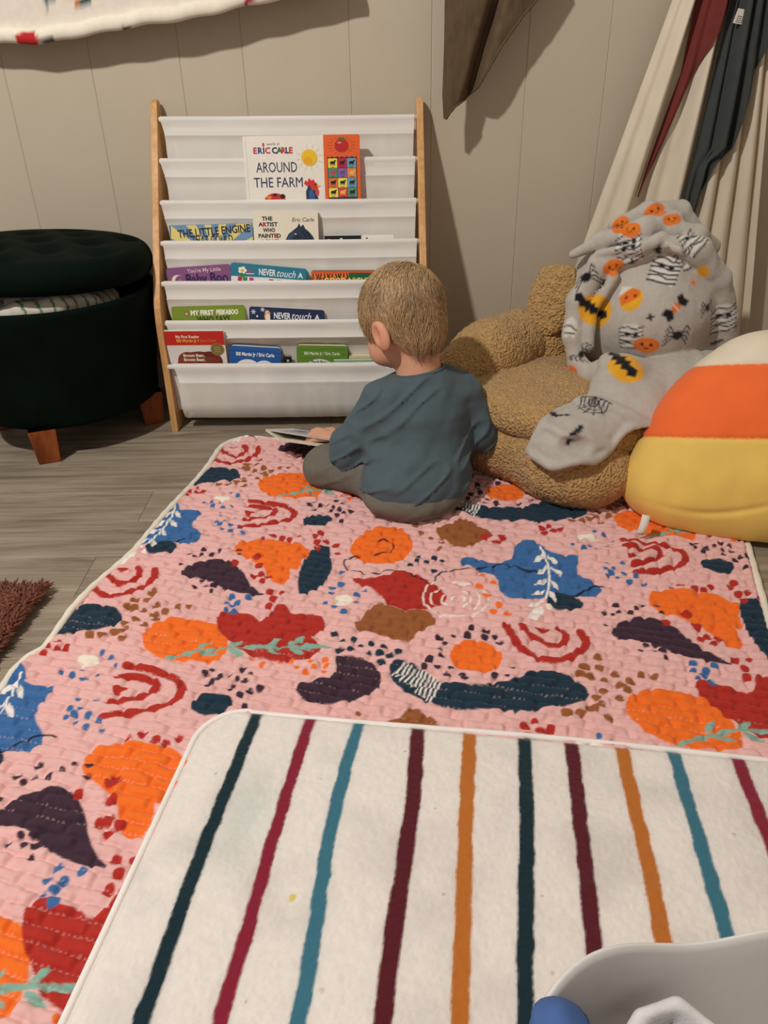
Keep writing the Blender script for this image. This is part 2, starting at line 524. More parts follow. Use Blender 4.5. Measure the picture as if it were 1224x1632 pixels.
# quilt frame: origin (-0.354,-0.224), axes a=(0.9669,-0.2552) b=(-0.2552,-0.9669)
Q_O=(-0.3540,-0.2240); Q_A=(0.96690,-0.25515); Q_B=(-0.25515,-0.96690)
Q_REPEAT=((0.7446, 0.0),(0.0148, 0.5184))
Q_PRINT=[
 ('orange','p',[(0.162,0.756),(0.157,0.725),(0.179,0.7),(0.208,0.688),(0.25,0.686),(0.279,0.7),(0.298,0.725),(0.31,0.754),(0.306,0.783),(0.269,0.788),(0.221,0.792),(0.192,0.786)],0),
 ('red','p',[(0.255,0.679),(0.258,0.661),(0.274,0.654),(0.293,0.662),(0.308,0.658),(0.332,0.67),(0.341,0.648),(0.342,0.627),(0.353,0.622),(0.367,0.633),(0.377,0.649),(0.398,0.635),(0.421,0.636),(0.439,0.657),(0.439,0.679),(0.423,0.696),(0.444,0.705),(0.453,0.721),(0.436,0.745),(0.41,0.757),(0.371,0.757),(0.349,0.755),(0.32,0.746),(0.305,0.729),(0.276,0.709)],0),
 ('sage','l',[(0.226,0.789),(0.259,0.767),(0.288,0.751),(0.32,0.741),(0.361,0.734),(0.396,0.725),(0.429,0.719)],0.007),
 ('sage','p',[(0.262,0.762),(0.262,0.744),(0.277,0.732),(0.276,0.746)],0),
 ('sage','p',[(0.263,0.766),(0.283,0.76),(0.305,0.767),(0.285,0.77)],0),
 ('sage','p',[(0.304,0.744),(0.307,0.729),(0.324,0.721),(0.321,0.736)],0),
 ('sage','p',[(0.305,0.75),(0.322,0.747),(0.342,0.757),(0.324,0.76)],0),
 ('sage','p',[(0.362,0.732),(0.365,0.716),(0.387,0.706),(0.377,0.724)],0),
 ('sage','p',[(0.366,0.733),(0.383,0.735),(0.398,0.743),(0.378,0.743)],0),
 ('sage','p',[(0.395,0.723),(0.4,0.707),(0.421,0.697),(0.413,0.715)],0),
 ('sage','p',[(0.399,0.726),(0.421,0.726),(0.431,0.737),(0.41,0.736)],0),
 ('sage','p',[(0.412,0.717),(0.425,0.708),(0.448,0.709),(0.45,0.719),(0.427,0.724)],0),
 ('sage','p',[(0.445,0.715),(0.453,0.706),(0.47,0.709),(0.461,0.719)],0),
 ('plum','p',[(0.139,0.577),(0.144,0.552),(0.169,0.532),(0.186,0.522),(0.217,0.525),(0.248,0.549),(0.275,0.583),(0.298,0.6),(0.319,0.61),(0.295,0.612),(0.263,0.611),(0.231,0.603),(0.207,0.592),(0.176,0.582),(0.154,0.589)],0),
 ('orange','p',[(0.2,0.481),(0.201,0.454),(0.22,0.446),(0.242,0.436),(0.272,0.434),(0.302,0.432),(0.34,0.45),(0.346,0.467),(0.337,0.487),(0.344,0.514),(0.332,0.52),(0.324,0.515),(0.336,0.543),(0.337,0.562),(0.322,0.575),(0.299,0.558),(0.281,0.528),(0.252,0.513),(0.226,0.505),(0.208,0.494)],0),
 ('red','p',[(0.246,0.5),(0.255,0.489),(0.269,0.495),(0.264,0.511),(0.252,0.512)],0),
 ('red','p',[(0.259,0.526),(0.27,0.515),(0.28,0.524),(0.274,0.542)],0),
 ('red','p',[(0.215,0.525),(0.226,0.517),(0.234,0.531),(0.221,0.536)],0),
 ('navy','p',[(0.372,0.45),(0.392,0.475),(0.403,0.514),(0.398,0.555),(0.373,0.597),(0.359,0.57),(0.345,0.527),(0.344,0.478),(0.355,0.461)],0),
 ('orange','p',[(0.412,0.437),(0.413,0.403),(0.428,0.364),(0.457,0.342),(0.487,0.343),(0.513,0.365),(0.526,0.393),(0.526,0.43),(0.511,0.462),(0.482,0.473),(0.449,0.472),(0.424,0.457)],0),
 ('brown','p',[(0.508,0.577),(0.534,0.592),(0.564,0.594),(0.584,0.587),(0.606,0.602),(0.612,0.615),(0.604,0.63),(0.584,0.643),(0.584,0.669),(0.564,0.669),(0.516,0.662),(0.48,0.653),(0.491,0.623),(0.496,0.595)],0),
 ('red','p',[(0.442,0.525),(0.453,0.515),(0.476,0.514),(0.502,0.506),(0.516,0.484),(0.54,0.483),(0.575,0.502),(0.601,0.522),(0.617,0.543),(0.616,0.565),(0.601,0.58),(0.571,0.592),(0.542,0.593),(0.521,0.583),(0.503,0.557),(0.488,0.544),(0.46,0.538)],0),
 ('black','l',[(0.45,0.399),(0.461,0.392),(0.471,0.39),(0.485,0.398),(0.492,0.408),(0.491,0.423),(0.484,0.436),(0.44,0.453),(0.416,0.466),(0.414,0.477),(0.42,0.49),(0.433,0.5),(0.458,0.504),(0.502,0.49),(0.532,0.485),(0.55,0.494),(0.568,0.507)],0.0022),
 ('white','l',[(0.608,0.588),(0.605,0.587),(0.601,0.586),(0.597,0.585),(0.594,0.582),(0.591,0.579),(0.588,0.576),(0.585,0.572),(0.582,0.568),(0.58,0.563),(0.578,0.558),(0.577,0.553),(0.576,0.548),(0.575,0.542),(0.575,0.537),(0.576,0.532),(0.577,0.527),(0.578,0.522),(0.58,0.517),(0.582,0.513),(0.585,0.51),(0.588,0.507),(0.591,0.504),(0.595,0.503)],0.0028),
 ('white','l',[(0.604,0.573),(0.601,0.572),(0.599,0.57),(0.597,0.568),(0.595,0.566),(0.593,0.563),(0.592,0.561),(0.591,0.558),(0.59,0.555),(0.589,0.551),(0.589,0.548),(0.589,0.545),(0.589,0.542),(0.589,0.538),(0.59,0.535),(0.591,0.533),(0.593,0.53),(0.595,0.527),(0.597,0.525),(0.599,0.524),(0.601,0.522),(0.603,0.521),(0.606,0.521),(0.609,0.521)],0.0028),
 ('white','l',[(0.62,0.565),(0.619,0.565),(0.617,0.565),(0.616,0.564),(0.614,0.564),(0.613,0.563),(0.612,0.561),(0.611,0.56),(0.61,0.558),(0.609,0.556),(0.609,0.554),(0.608,0.552),(0.608,0.55),(0.609,0.548),(0.609,0.546),(0.61,0.544),(0.611,0.543),(0.612,0.541),(0.613,0.54),(0.615,0.539),(0.616,0.539),(0.618,0.539),(0.619,0.539),(0.621,0.54)],0.0028),
 ('white','l',[(0.609,0.501),(0.611,0.5),(0.613,0.499),(0.616,0.498),(0.618,0.497),(0.62,0.496),(0.622,0.496),(0.625,0.495),(0.627,0.495),(0.629,0.495),(0.631,0.494),(0.634,0.494),(0.636,0.494),(0.638,0.494),(0.641,0.494),(0.643,0.495),(0.645,0.495),(0.647,0.495),(0.65,0.496),(0.652,0.497),(0.654,0.497),(0.656,0.498),(0.658,0.499),(0.66,0.5)],0.0026),
 ('white','l',[(0.671,0.508),(0.674,0.511),(0.676,0.514),(0.678,0.518),(0.68,0.521),(0.682,0.525),(0.683,0.529),(0.684,0.532),(0.685,0.536),(0.685,0.54),(0.685,0.545),(0.684,0.549),(0.684,0.553),(0.682,0.557),(0.681,0.56),(0.679,0.564),(0.677,0.568),(0.675,0.572),(0.673,0.575),(0.67,0.578),(0.667,0.581),(0.664,0.584),(0.66,0.586),(0.657,0.589)],0.0026),
 ('white','l',[(0.653,0.591),(0.65,0.592),(0.648,0.593),(0.646,0.594),(0.643,0.595),(0.641,0.595),(0.638,0.596),(0.635,0.596),(0.633,0.597),(0.63,0.597),(0.628,0.597),(0.625,0.597),(0.623,0.597),(0.62,0.596),(0.618,0.596),(0.615,0.596),(0.613,0.595),(0.611,0.594),(0.608,0.593),(0.606,0.592),(0.604,0.591),(0.601,0.59),(0.599,0.589),(0.597,0.588)],0.0026),
 ('white','l',[(0.661,0.519),(0.663,0.521),(0.664,0.523),(0.666,0.525),(0.667,0.527),(0.668,0.529),(0.669,0.531),(0.67,0.534),(0.671,0.536),(0.671,0.538),(0.671,0.541),(0.671,0.543),(0.671,0.546),(0.671,0.548),(0.67,0.551),(0.67,0.553),(0.669,0.555),(0.668,0.558),(0.667,0.56),(0.665,0.562),(0.664,0.565),(0.662,0.567),(0.66,0.569),(0.659,0.57)],0.0026),
 ('white','l',[(0.641,0.524),(0.643,0.524),(0.645,0.525),(0.647,0.527),(0.648,0.528),(0.65,0.529),(0.651,0.531),(0.653,0.533),(0.654,0.534),(0.655,0.536),(0.656,0.538),(0.656,0.54),(0.656,0.543),(0.657,0.545),(0.656,0.547),(0.656,0.549),(0.656,0.551),(0.655,0.553),(0.654,0.555),(0.653,0.557),(0.652,0.559),(0.65,0.561),(0.649,0.563),(0.647,0.564)],0.0026),
 ('white','l',[(0.626,0.554),(0.625,0.552),(0.625,0.55),(0.625,0.548),(0.625,0.546),(0.626,0.544),(0.627,0.542),(0.628,0.54),(0.63,0.539),(0.632,0.538),(0.634,0.537),(0.636,0.537),(0.638,0.537),(0.64,0.538),(0.642,0.539),(0.644,0.541),(0.645,0.542),(0.646,0.544),(0.646,0.546),(0.646,0.548),(0.646,0.551),(0.645,0.553),(0.644,0.554),(0.642,0.556)],0.0026),
 ('brown','p',[(0.555,0.332),(0.572,0.319),(0.587,0.308),(0.592,0.287),(0.602,0.283),(0.623,0.296),(0.647,0.313),(0.666,0.315),(0.658,0.333),(0.645,0.359),(0.624,0.379),(0.595,0.378),(0.567,0.361)],0),
 ('blue','p',[(0.618,0.43),(0.628,0.411),(0.648,0.41),(0.669,0.422),(0.688,0.414),(0.698,0.406),(0.712,0.394),(0.709,0.354),(0.726,0.333),(0.749,0.334),(0.767,0.352),(0.778,0.373),(0.824,0.363),(0.828,0.378),(0.824,0.414),(0.839,0.432),(0.865,0.449),(0.87,0.466),(0.858,0.483),(0.826,0.485),(0.801,0.49),(0.775,0.509),(0.746,0.519),(0.727,0.518),(0.706,0.514),(0.695,0.487),(0.694,0.463),(0.673,0.454),(0.644,0.442),(0.624,0.441)],0),
 ('navy','p',[(0.778,0.505),(0.798,0.482),(0.827,0.485),(0.843,0.506),(0.831,0.523),(0.8,0.533),(0.782,0.523)],0),
 ('black','l',[(0.588,0.506),(0.586,0.483),(0.599,0.466),(0.632,0.455),(0.65,0.447),(0.671,0.436),(0.692,0.415),(0.717,0.42),(0.738,0.427),(0.757,0.427)],0.0025),
 ('black','l',[(0.823,0.486),(0.84,0.473),(0.851,0.458),(0.862,0.452),(0.883,0.45)],0.0025),
 ('white','l',[(0.757,0.351),(0.764,0.372),(0.771,0.388),(0.777,0.418),(0.78,0.444),(0.781,0.476),(0.778,0.508)],0.004),
 ('white','p',[(0.766,0.368),(0.754,0.381),(0.747,0.406),(0.76,0.394),(0.771,0.381)],0),
 ('white','p',[(0.768,0.372),(0.782,0.379),(0.794,0.397),(0.779,0.393)],0),
 ('white','p',[(0.774,0.405),(0.762,0.418),(0.755,0.44),(0.77,0.428)],0),
 ('white','p',[(0.776,0.408),(0.792,0.415),(0.804,0.432),(0.785,0.426)],0),
 ('white','p',[(0.779,0.443),(0.765,0.451),(0.753,0.477),(0.769,0.468)],0),
 ('white','p',[(0.78,0.444),(0.792,0.455),(0.8,0.472),(0.786,0.464)],0),
 ('white','p',[(0.779,0.478),(0.762,0.49),(0.75,0.51),(0.768,0.501)],0),
 ('white','p',[(0.781,0.483),(0.793,0.493),(0.797,0.516),(0.785,0.504)],0),
 ('white','p',[(0.778,0.508),(0.761,0.52),(0.748,0.536),(0.765,0.534)],0),
 ('white','p',[(0.778,0.513),(0.789,0.524),(0.792,0.542),(0.779,0.532)],0),
 ('white','p',[(0.772,0.528),(0.762,0.539),(0.752,0.565),(0.759,0.576),(0.77,0.565),(0.779,0.544)],0),
 ('orange','p',[(0.644,0.684),(0.65,0.657),(0.665,0.643),(0.688,0.641),(0.713,0.651),(0.726,0.67),(0.722,0.694),(0.705,0.711),(0.676,0.714),(0.655,0.707)],0),
 ('plum','p',[(0.479,0.738),(0.478,0.726),(0.501,0.721),(0.525,0.722),(0.546,0.737),(0.558,0.758),(0.558,0.781),(0.535,0.806),(0.508,0.822),(0.479,0.831),(0.454,0.825),(0.442,0.813),(0.444,0.796),(0.467,0.784),(0.484,0.775),(0.488,0.755)],0),
 ('navy','p',[(0.563,0.738),(0.562,0.719),(0.573,0.71),(0.598,0.716),(0.621,0.734),(0.645,0.743),(0.68,0.741),(0.717,0.734),(0.734,0.726),(0.757,0.704),(0.787,0.689),(0.816,0.695),(0.841,0.707),(0.855,0.722),(0.85,0.734),(0.819,0.756),(0.775,0.775),(0.754,0.781),(0.718,0.787),(0.676,0.792),(0.636,0.79),(0.599,0.778),(0.577,0.763)],0),
 ('white','l',[(0.582,0.715),(0.579,0.734),(0.57,0.744)],0.0024),
 ('white','l',[(0.588,0.718),(0.585,0.738),(0.577,0.748)],0.0024),
 ('white','l',[(0.594,0.721),(0.591,0.741),(0.584,0.753)],0.0024),
 ('white','l',[(0.601,0.724),(0.598,0.744),(0.591,0.757)],0.0024),
 ('white','l',[(0.607,0.727),(0.604,0.748),(0.597,0.761)],0.0024),
 ('white','l',[(0.613,0.73),(0.61,0.751),(0.604,0.766)],0.0024),
 ('white','l',[(0.619,0.733),(0.616,0.754),(0.611,0.77)],0.0024),
 ('white','l',[(0.625,0.736),(0.622,0.757),(0.617,0.775)],0.0024),
 ('white','l',[(0.631,0.738),(0.628,0.76),(0.623,0.779)],0.0024),
 ('white','l',[(0.637,0.741),(0.634,0.763),(0.63,0.783)],0.0024),
 ('white','l',[(0.643,0.744),(0.64,0.766),(0.636,0.787)],0.0024),
 ('navy','p',[(0.292,0.357),(0.294,0.336),(0.313,0.323),(0.336,0.324),(0.351,0.336),(0.347,0.358),(0.329,0.372),(0.306,0.369)],0),
 ('navy','p',[(0.008,0.792),(0.005,0.756),(0.006,0.731),(0.014,0.699),(0.039,0.687),(0.074,0.691),(0.103,0.708),(0.11,0.73),(0.093,0.748),(0.065,0.76),(0.042,0.767),(0.018,0.776)],0),
 ('navy','p',[(1.087,0.456),(1.095,0.436),(1.107,0.426),(1.122,0.436),(1.133,0.492),(1.142,0.548),(1.117,0.572),(1.097,0.543),(1.087,0.496)],0),
 ('red','l',[(0.175,0.821),(0.204,0.818),(0.24,0.822),(0.271,0.834),(0.284,0.851),(0.28,0.872),(0.251,0.896),(0.221,0.912),(0.196,0.921)],0.0135),
 ('red','l',[(0.177,0.847),(0.201,0.838),(0.231,0.839),(0.243,0.849),(0.236,0.869),(0.213,0.886),(0.193,0.896)],0.012),
 ('red','p',[(0.18,0.865),(0.199,0.859),(0.206,0.867),(0.199,0.873),(0.197,0.88),(0.187,0.879)],0),
 ('red','l',[(0.721,0.597),(0.744,0.642),(0.769,0.66),(0.805,0.666),(0.832,0.643),(0.848,0.614),(0.844,0.593),(0.837,0.582)],0.0135),
 ('red','l',[(0.746,0.594),(0.762,0.615),(0.801,0.632),(0.817,0.61),(0.814,0.59),(0.803,0.583)],0.012),
 ('red','p',[(0.762,0.588),(0.79,0.583),(0.79,0.597),(0.776,0.601)],0),
 ('cream','p',[(0.463,0.583),(0.463,0.589),(0.461,0.594),(0.456,0.598),(0.449,0.6),(0.442,0.6),(0.436,0.598),(0.432,0.593),(0.43,0.588),(0.431,0.582),(0.435,0.577),(0.441,0.574),(0.448,0.573),(0.455,0.574),(0.46,0.578)],0),
 ('cream','p',[(0.128,0.82),(0.13,0.825),(0.128,0.831),(0.124,0.835),(0.118,0.837),(0.11,0.837),(0.103,0.834),(0.097,0.83),(0.093,0.825),(0.093,0.819),(0.096,0.814),(0.101,0.811),(0.109,0.81),(0.116,0.811),(0.123,0.815)],0),
 ('blue','d',[(0.419,0.507),(0.43,0.544),(0.418,0.557),(0.421,0.572),(0.419,0.601),(0.438,0.608),(0.457,0.619),(0.464,0.566),(0.469,0.586),(0.475,0.553)],0.0062),
 ('blue','d',[(0.097,0.844),(0.085,0.853),(0.106,0.858),(0.117,0.845),(0.129,0.862),(0.146,0.852),(0.141,0.809),(0.157,0.822),(0.123,0.802),(0.146,0.902),(0.144,0.919),(0.158,0.915),(0.154,0.926),(0.148,0.935),(0.165,0.939),(0.176,0.924),(0.173,0.898),(0.196,0.93),(0.185,0.945),(0.21,0.944)],0.0052),
 ('plum','d',[(0.162,1.017),(0.144,1.038),(0.157,1.043),(0.166,1.034),(0.185,1.03),(0.195,1.015),(0.206,1.004),(0.228,1.003),(0.234,1.019),(0.146,1.074),(0.206,1.113),(0.219,1.109),(0.198,1.127),(0.218,1.124),(0.23,1.12),(0.234,1.135)],0.0052),
 ('red','d',[(0.238,0.432),(0.254,0.42),(0.276,0.426),(0.291,0.426),(0.304,0.413),(0.343,0.393),(0.336,0.405),(0.361,0.417),(0.346,0.424),(0.383,0.425),(0.352,0.441),(0.396,0.452),(0.284,0.554),(0.274,0.56),(0.292,0.569),(0.3,0.556),(0.319,0.598),(0.339,0.594),(0.331,0.613),(0.331,0.633)],0.0065),
 ('blue','d',[(0.273,1.139),(0.303,1.137),(0.271,1.156),(0.289,1.153),(0.285,1.164),(0.277,1.173),(0.294,1.177)],0.0065),
 ('navy','d',[(0.46,0.679),(0.476,0.691),(0.493,0.683),(0.48,0.713),(0.495,0.708),(0.508,0.697),(0.522,0.685),(0.543,0.688),(0.524,0.708),(0.541,0.705),(0.557,0.707),(0.568,0.696),(0.547,0.721)],0.0065),
 ('plum','d',[(0.623,0.65),(0.644,0.641),(0.665,0.633),(0.668,0.615),(0.692,0.616),(0.692,0.631),(0.707,0.625),(0.717,0.64),(0.634,0.662),(0.628,0.673),(0.634,0.688),(0.617,0.701),(0.613,0.718),(0.632,0.713),(0.652,0.713),(0.649,0.728),(0.671,0.724),(0.676,0.732),(0.718,0.716),(0.736,0.711),(0.742,0.692)],0.0058),
 ('orange','d',[(0.355,0.763),(0.374,0.77),(0.444,0.749),(0.464,0.739),(0.453,0.759),(0.469,0.751),(0.471,0.766),(0.444,0.773),(0.428,0.765),(0.401,0.763),(0.415,0.754)],0.0055),
 ('orange','d',[(0.663,0.462),(0.685,0.48),(0.661,0.495),(0.667,0.495),(0.681,0.525),(0.704,0.545),(0.72,0.566),(0.697,0.564)],0.007),
 ('red','d',[(0.026,0.806),(0.031,0.822),(0.038,0.793),(0.06,0.804),(0.047,0.809)],0.0065),
 ('brown','d',[(0.864,0.641),(0.845,0.667),(0.867,0.662),(0.84,0.685),(0.854,0.688),(0.874,0.689),(0.889,0.673),(0.911,0.683),(0.926,0.668),(0.945,0.664),(0.897,0.694),(0.873,0.712),(0.906,0.706),(0.863,0.729),(0.895,0.724),(0.858,0.751),(0.843,0.763),(0.824,0.768),(0.88,0.763),(0.87,0.742)],0.0072),
 ('plum','d',[(0.283,0.288),(0.309,0.297),(0.3,0.312),(0.322,0.285),(0.335,0.314),(0.354,0.322),(0.369,0.342)],0.005),
 ('navy','d',[(0.542,0.43),(0.561,0.444),(0.572,0.428),(0.588,0.438),(0.59,0.449),(0.58,0.471),(0.543,0.444),(0.535,0.462)],0.006),
 ('plum','d',[(0.304,0.813),(0.306,0.8),(0.323,0.809),(0.317,0.822),(0.351,0.809),(0.35,0.786),(0.364,0.794),(0.365,0.814),(0.351,0.824),(0.379,0.83),(0.392,0.821)],0.0052),
 ('brown','d',[(0.517,0.332),(0.532,0.353),(0.554,0.368),(0.576,0.376),(0.576,0.396),(0.528,0.315)],0.006),
 ('red','d',[(0.65,0.339),(0.684,0.331),(0.676,0.35),(0.657,0.331)],0.009),
]
MAT_O=(-0.1791,-1.1663); MAT_A=(0.98851,-0.15114); MAT_B=(-0.15114,-0.98851)
MAT_STRIPES=[
 ('ink',[(0.0,0.0),(-0.0,0.095),(-0.003,0.198),(-0.001,0.309),(0.003,0.412)],0.0165),
 ('crimson',[(0.075,-0.001),(0.074,0.096),(0.073,0.205),(0.075,0.303),(0.076,0.403)],0.0155),
 ('teal',[(0.143,0.002),(0.137,0.103),(0.137,0.185),(0.145,0.303),(0.15,0.393)],0.0165),
 ('wine',[(0.222,-0.0),(0.229,0.12),(0.227,0.229),(0.226,0.299),(0.227,0.382)],0.0185),
 ('amber',[(0.292,0.001),(0.293,0.139),(0.296,0.256),(0.299,0.373)],0.0175),
 ('ink',[(0.363,0.001),(0.365,0.13),(0.361,0.248),(0.359,0.365)],0.0175),
 ('wine',[(0.424,-0.001),(0.426,0.104),(0.428,0.203),(0.429,0.293),(0.433,0.355)],0.0175),
 ('amber',[(0.487,-0.0),(0.492,0.1),(0.498,0.194),(0.499,0.28),(0.501,0.346)],0.0175),
 ('teal',[(0.553,0.001),(0.556,0.092),(0.561,0.178),(0.565,0.264),(0.569,0.337)],0.0165),
 ('crimson',[(0.63,-0.0),(0.636,0.104),(0.641,0.197),(0.645,0.327)],0.0165),
]

# ================================================================== SETTING
WALL_Y = 0.14
wall_paint = mat('wall_paint', lin(194, 181, 160), rough=0.55, var=0.03, vscale=6, bump=0.15, bscale=400, spec=0.3)

def wood_material(name, c1, c2, c3, sc=(1.6, 26, 26), rough=0.45, fine=220):
    m = bpy.data.materials.new(name)
    m.use_nodes = True
    nt = m.node_tree
    N, Lk = nt.nodes, nt.links
    b = N['Principled BSDF']
    b.inputs['Roughness'].default_value = rough
    b.inputs['Specular IOR Level'].default_value = 0.35
    tc = N.new('ShaderNodeTexCoord')
    oi = N.new('ShaderNodeObjectInfo')
    va = N.new('ShaderNodeVectorMath')
    va.operation = 'MULTIPLY_ADD'
    va.inputs[1].default_value = (3.1, 7.7, 5.3)
    Lk.new(oi.outputs['Location'], va.inputs[0])
    Lk.new(tc.outputs['Object'], va.inputs[2])
    mp = N.new('ShaderNodeMapping')
    mp.inputs['Scale'].default_value = sc
    Lk.new(va.outputs[0], mp.inputs[0])
    nz = N.new('ShaderNodeTexNoise')
    nz.inputs['Scale'].default_value = 1.0
    nz.inputs['Detail'].default_value = 6
    nz.inputs['Roughness'].default_value = 0.65
    nz.inputs['Distortion'].default_value = 0.6
    Lk.new(mp.outputs[0], nz.inputs[0])
    cr = N.new('ShaderNodeValToRGB')
    cr.color_ramp.elements[0].position = 0.3
    cr.color_ramp.elements[0].color = (*c1, 1)
    cr.color_ramp.elements[1].position = 0.72
    cr.color_ramp.elements[1].color = (*c3, 1)
    e = cr.color_ramp.elements.new(0.5)
    e.color = (*c2, 1)
    Lk.new(nz.outputs[0], cr.inputs[0])
    mp2 = N.new('ShaderNodeMapping')
    mp2.inputs['Scale'].default_value = (sc[0] * 3, sc[1] * 9, sc[2] * 9)
    Lk.new(va.outputs[0], mp2.inputs[0])
    n2 = N.new('ShaderNodeTexNoise')
    n2.inputs['Scale'].default_value = 1.0
    n2.inputs['Detail'].default_value = 3
    Lk.new(mp2.outputs[0], n2.inputs[0])
    mr = N.new('ShaderNodeMapRange')
    mr.inputs[1].default_value = 0.3
    mr.inputs[2].default_value = 0.7
    mr.inputs[3].default_value = 0.8
    mr.inputs[4].default_value = 1.1
    Lk.new(n2.outputs[0], mr.inputs[0])
    mx = N.new('ShaderNodeMix')
    mx.data_type = 'RGBA'
    mx.blend_type = 'MULTIPLY'
    mx.inputs[0].default_value = 1
    Lk.new(cr.outputs[0], mx.inputs[6])
    Lk.new(mr.outputs[0], mx.inputs[7])
    Lk.new(mx.outputs[2], b.inputs['Base Color'])
    bn = N.new('ShaderNodeBump')
    bn.inputs['Strength'].default_value = 0.25
    bn.inputs['Distance'].default_value = 0.0006
    Lk.new(n2.outputs[0], bn.inputs['Height'])
    Lk.new(bn.outputs[0], b.inputs['Normal'])
    MATS[name] = m
    return m

floor_wood = wood_material('grey_oak_plank', lin(112, 100, 86), lin(149, 135, 117), lin(174, 159, 139), sc=(2.2, 34, 20))
honey_wood = wood_material('honey_beech', lin(196, 142, 86), lin(214, 162, 104), lin(226, 178, 122), sc=(22, 14, 1.6), rough=0.5)
leg_wood = wood_material('red_brown_leg', lin(104, 48, 20), lin(140, 70, 30), lin(160, 88, 42), sc=(26, 26, 3), rough=0.35)

# floor: slab with laid planks
fl_o = MB().box((-1.7, -2.3, -0.05), (1.6, 0.17, -0.008)).build('floor', floor_wood)
tag(fl_o, 'grey-brown wood plank floor', None, kind='structure')
plank_w = 0.127
pm = MB().box((-0.5997, -plank_w / 2 + 0.0002, -0.008), (0.5997, plank_w / 2 - 0.0002, 0.0), bev=0.0005)
first = None
row = 0
y = 0.155
offs = {0: 0.0, 1: 0.42, 2: 0.83, 3: 0.25, 4: 0.66}
while y > -2.2:
    yc = y - plank_w / 2
    x = -1.7 + 0.6 - offs[row % 5]
    if abs(yc - (-0.798)) < 0.06:
        x = -0.545 - 1.2 + 0.6
    while x < 1.9:
        if x + 0.6 > -1.65 and x - 0.6 < 1.55:
            if first is None:
                first = pm.build('plank', floor_wood, fl_o)
                p = first
            else:
                p = first.copy()
                COL.objects.link(p)
            p.location = (x, yc, 0)
        x += 1.2
    y -= plank_w
    row += 1

# back wall: sheet with vertical grooved panels
wb = MB().box((-1.7, WALL_Y + 0.0016, -0.05), (1.6, WALL_Y + 0.08, 2.3)).build('wall_back', wall_paint)
tag(wb, 'beige painted wall of vertical grooved panels', None, kind='structure')
gx = [-1.7, -1.46, -1.30, -1.06, -0.87, -0.664, -0.455, -0.307, -0.057, 0.134, 0.358, 0.547, 0.71, 0.90, 1.08, 1.30, 1.46, 1.6]
for a, b in zip(gx[:-1], gx[1:]):
    w = (b - a) / 2
    pn = MB().box((-w + 0.0005, 0, 0), (w - 0.0005, 0.012, 2.3), bev=0.0011).build('wall_panel', wall_paint, wb)
    pn.location = ((a + b) / 2, WALL_Y, 0)
wr = MB().box((1.52, -2.2, -0.05), (1.6, WALL_Y, 2.3)).build('wall_right', wall_paint)
tag(wr, 'beige painted side wall', None, kind='structure')

# ================================================================== QUILT
PAL = {'orange': lin(240, 112, 34), 'red': lin(176, 44, 34), 'sage': lin(134, 172, 156), 'plum': lin(62, 40, 54),
       'navy': lin(28, 50, 66), 'blue': lin(58, 104, 158), 'brown': lin(150, 88, 46), 'cream': lin(236, 224, 208),
       'white': lin(238, 228, 220), 'black': lin(22, 22, 34)}
Q_PINK = lin(229, 178, 173)

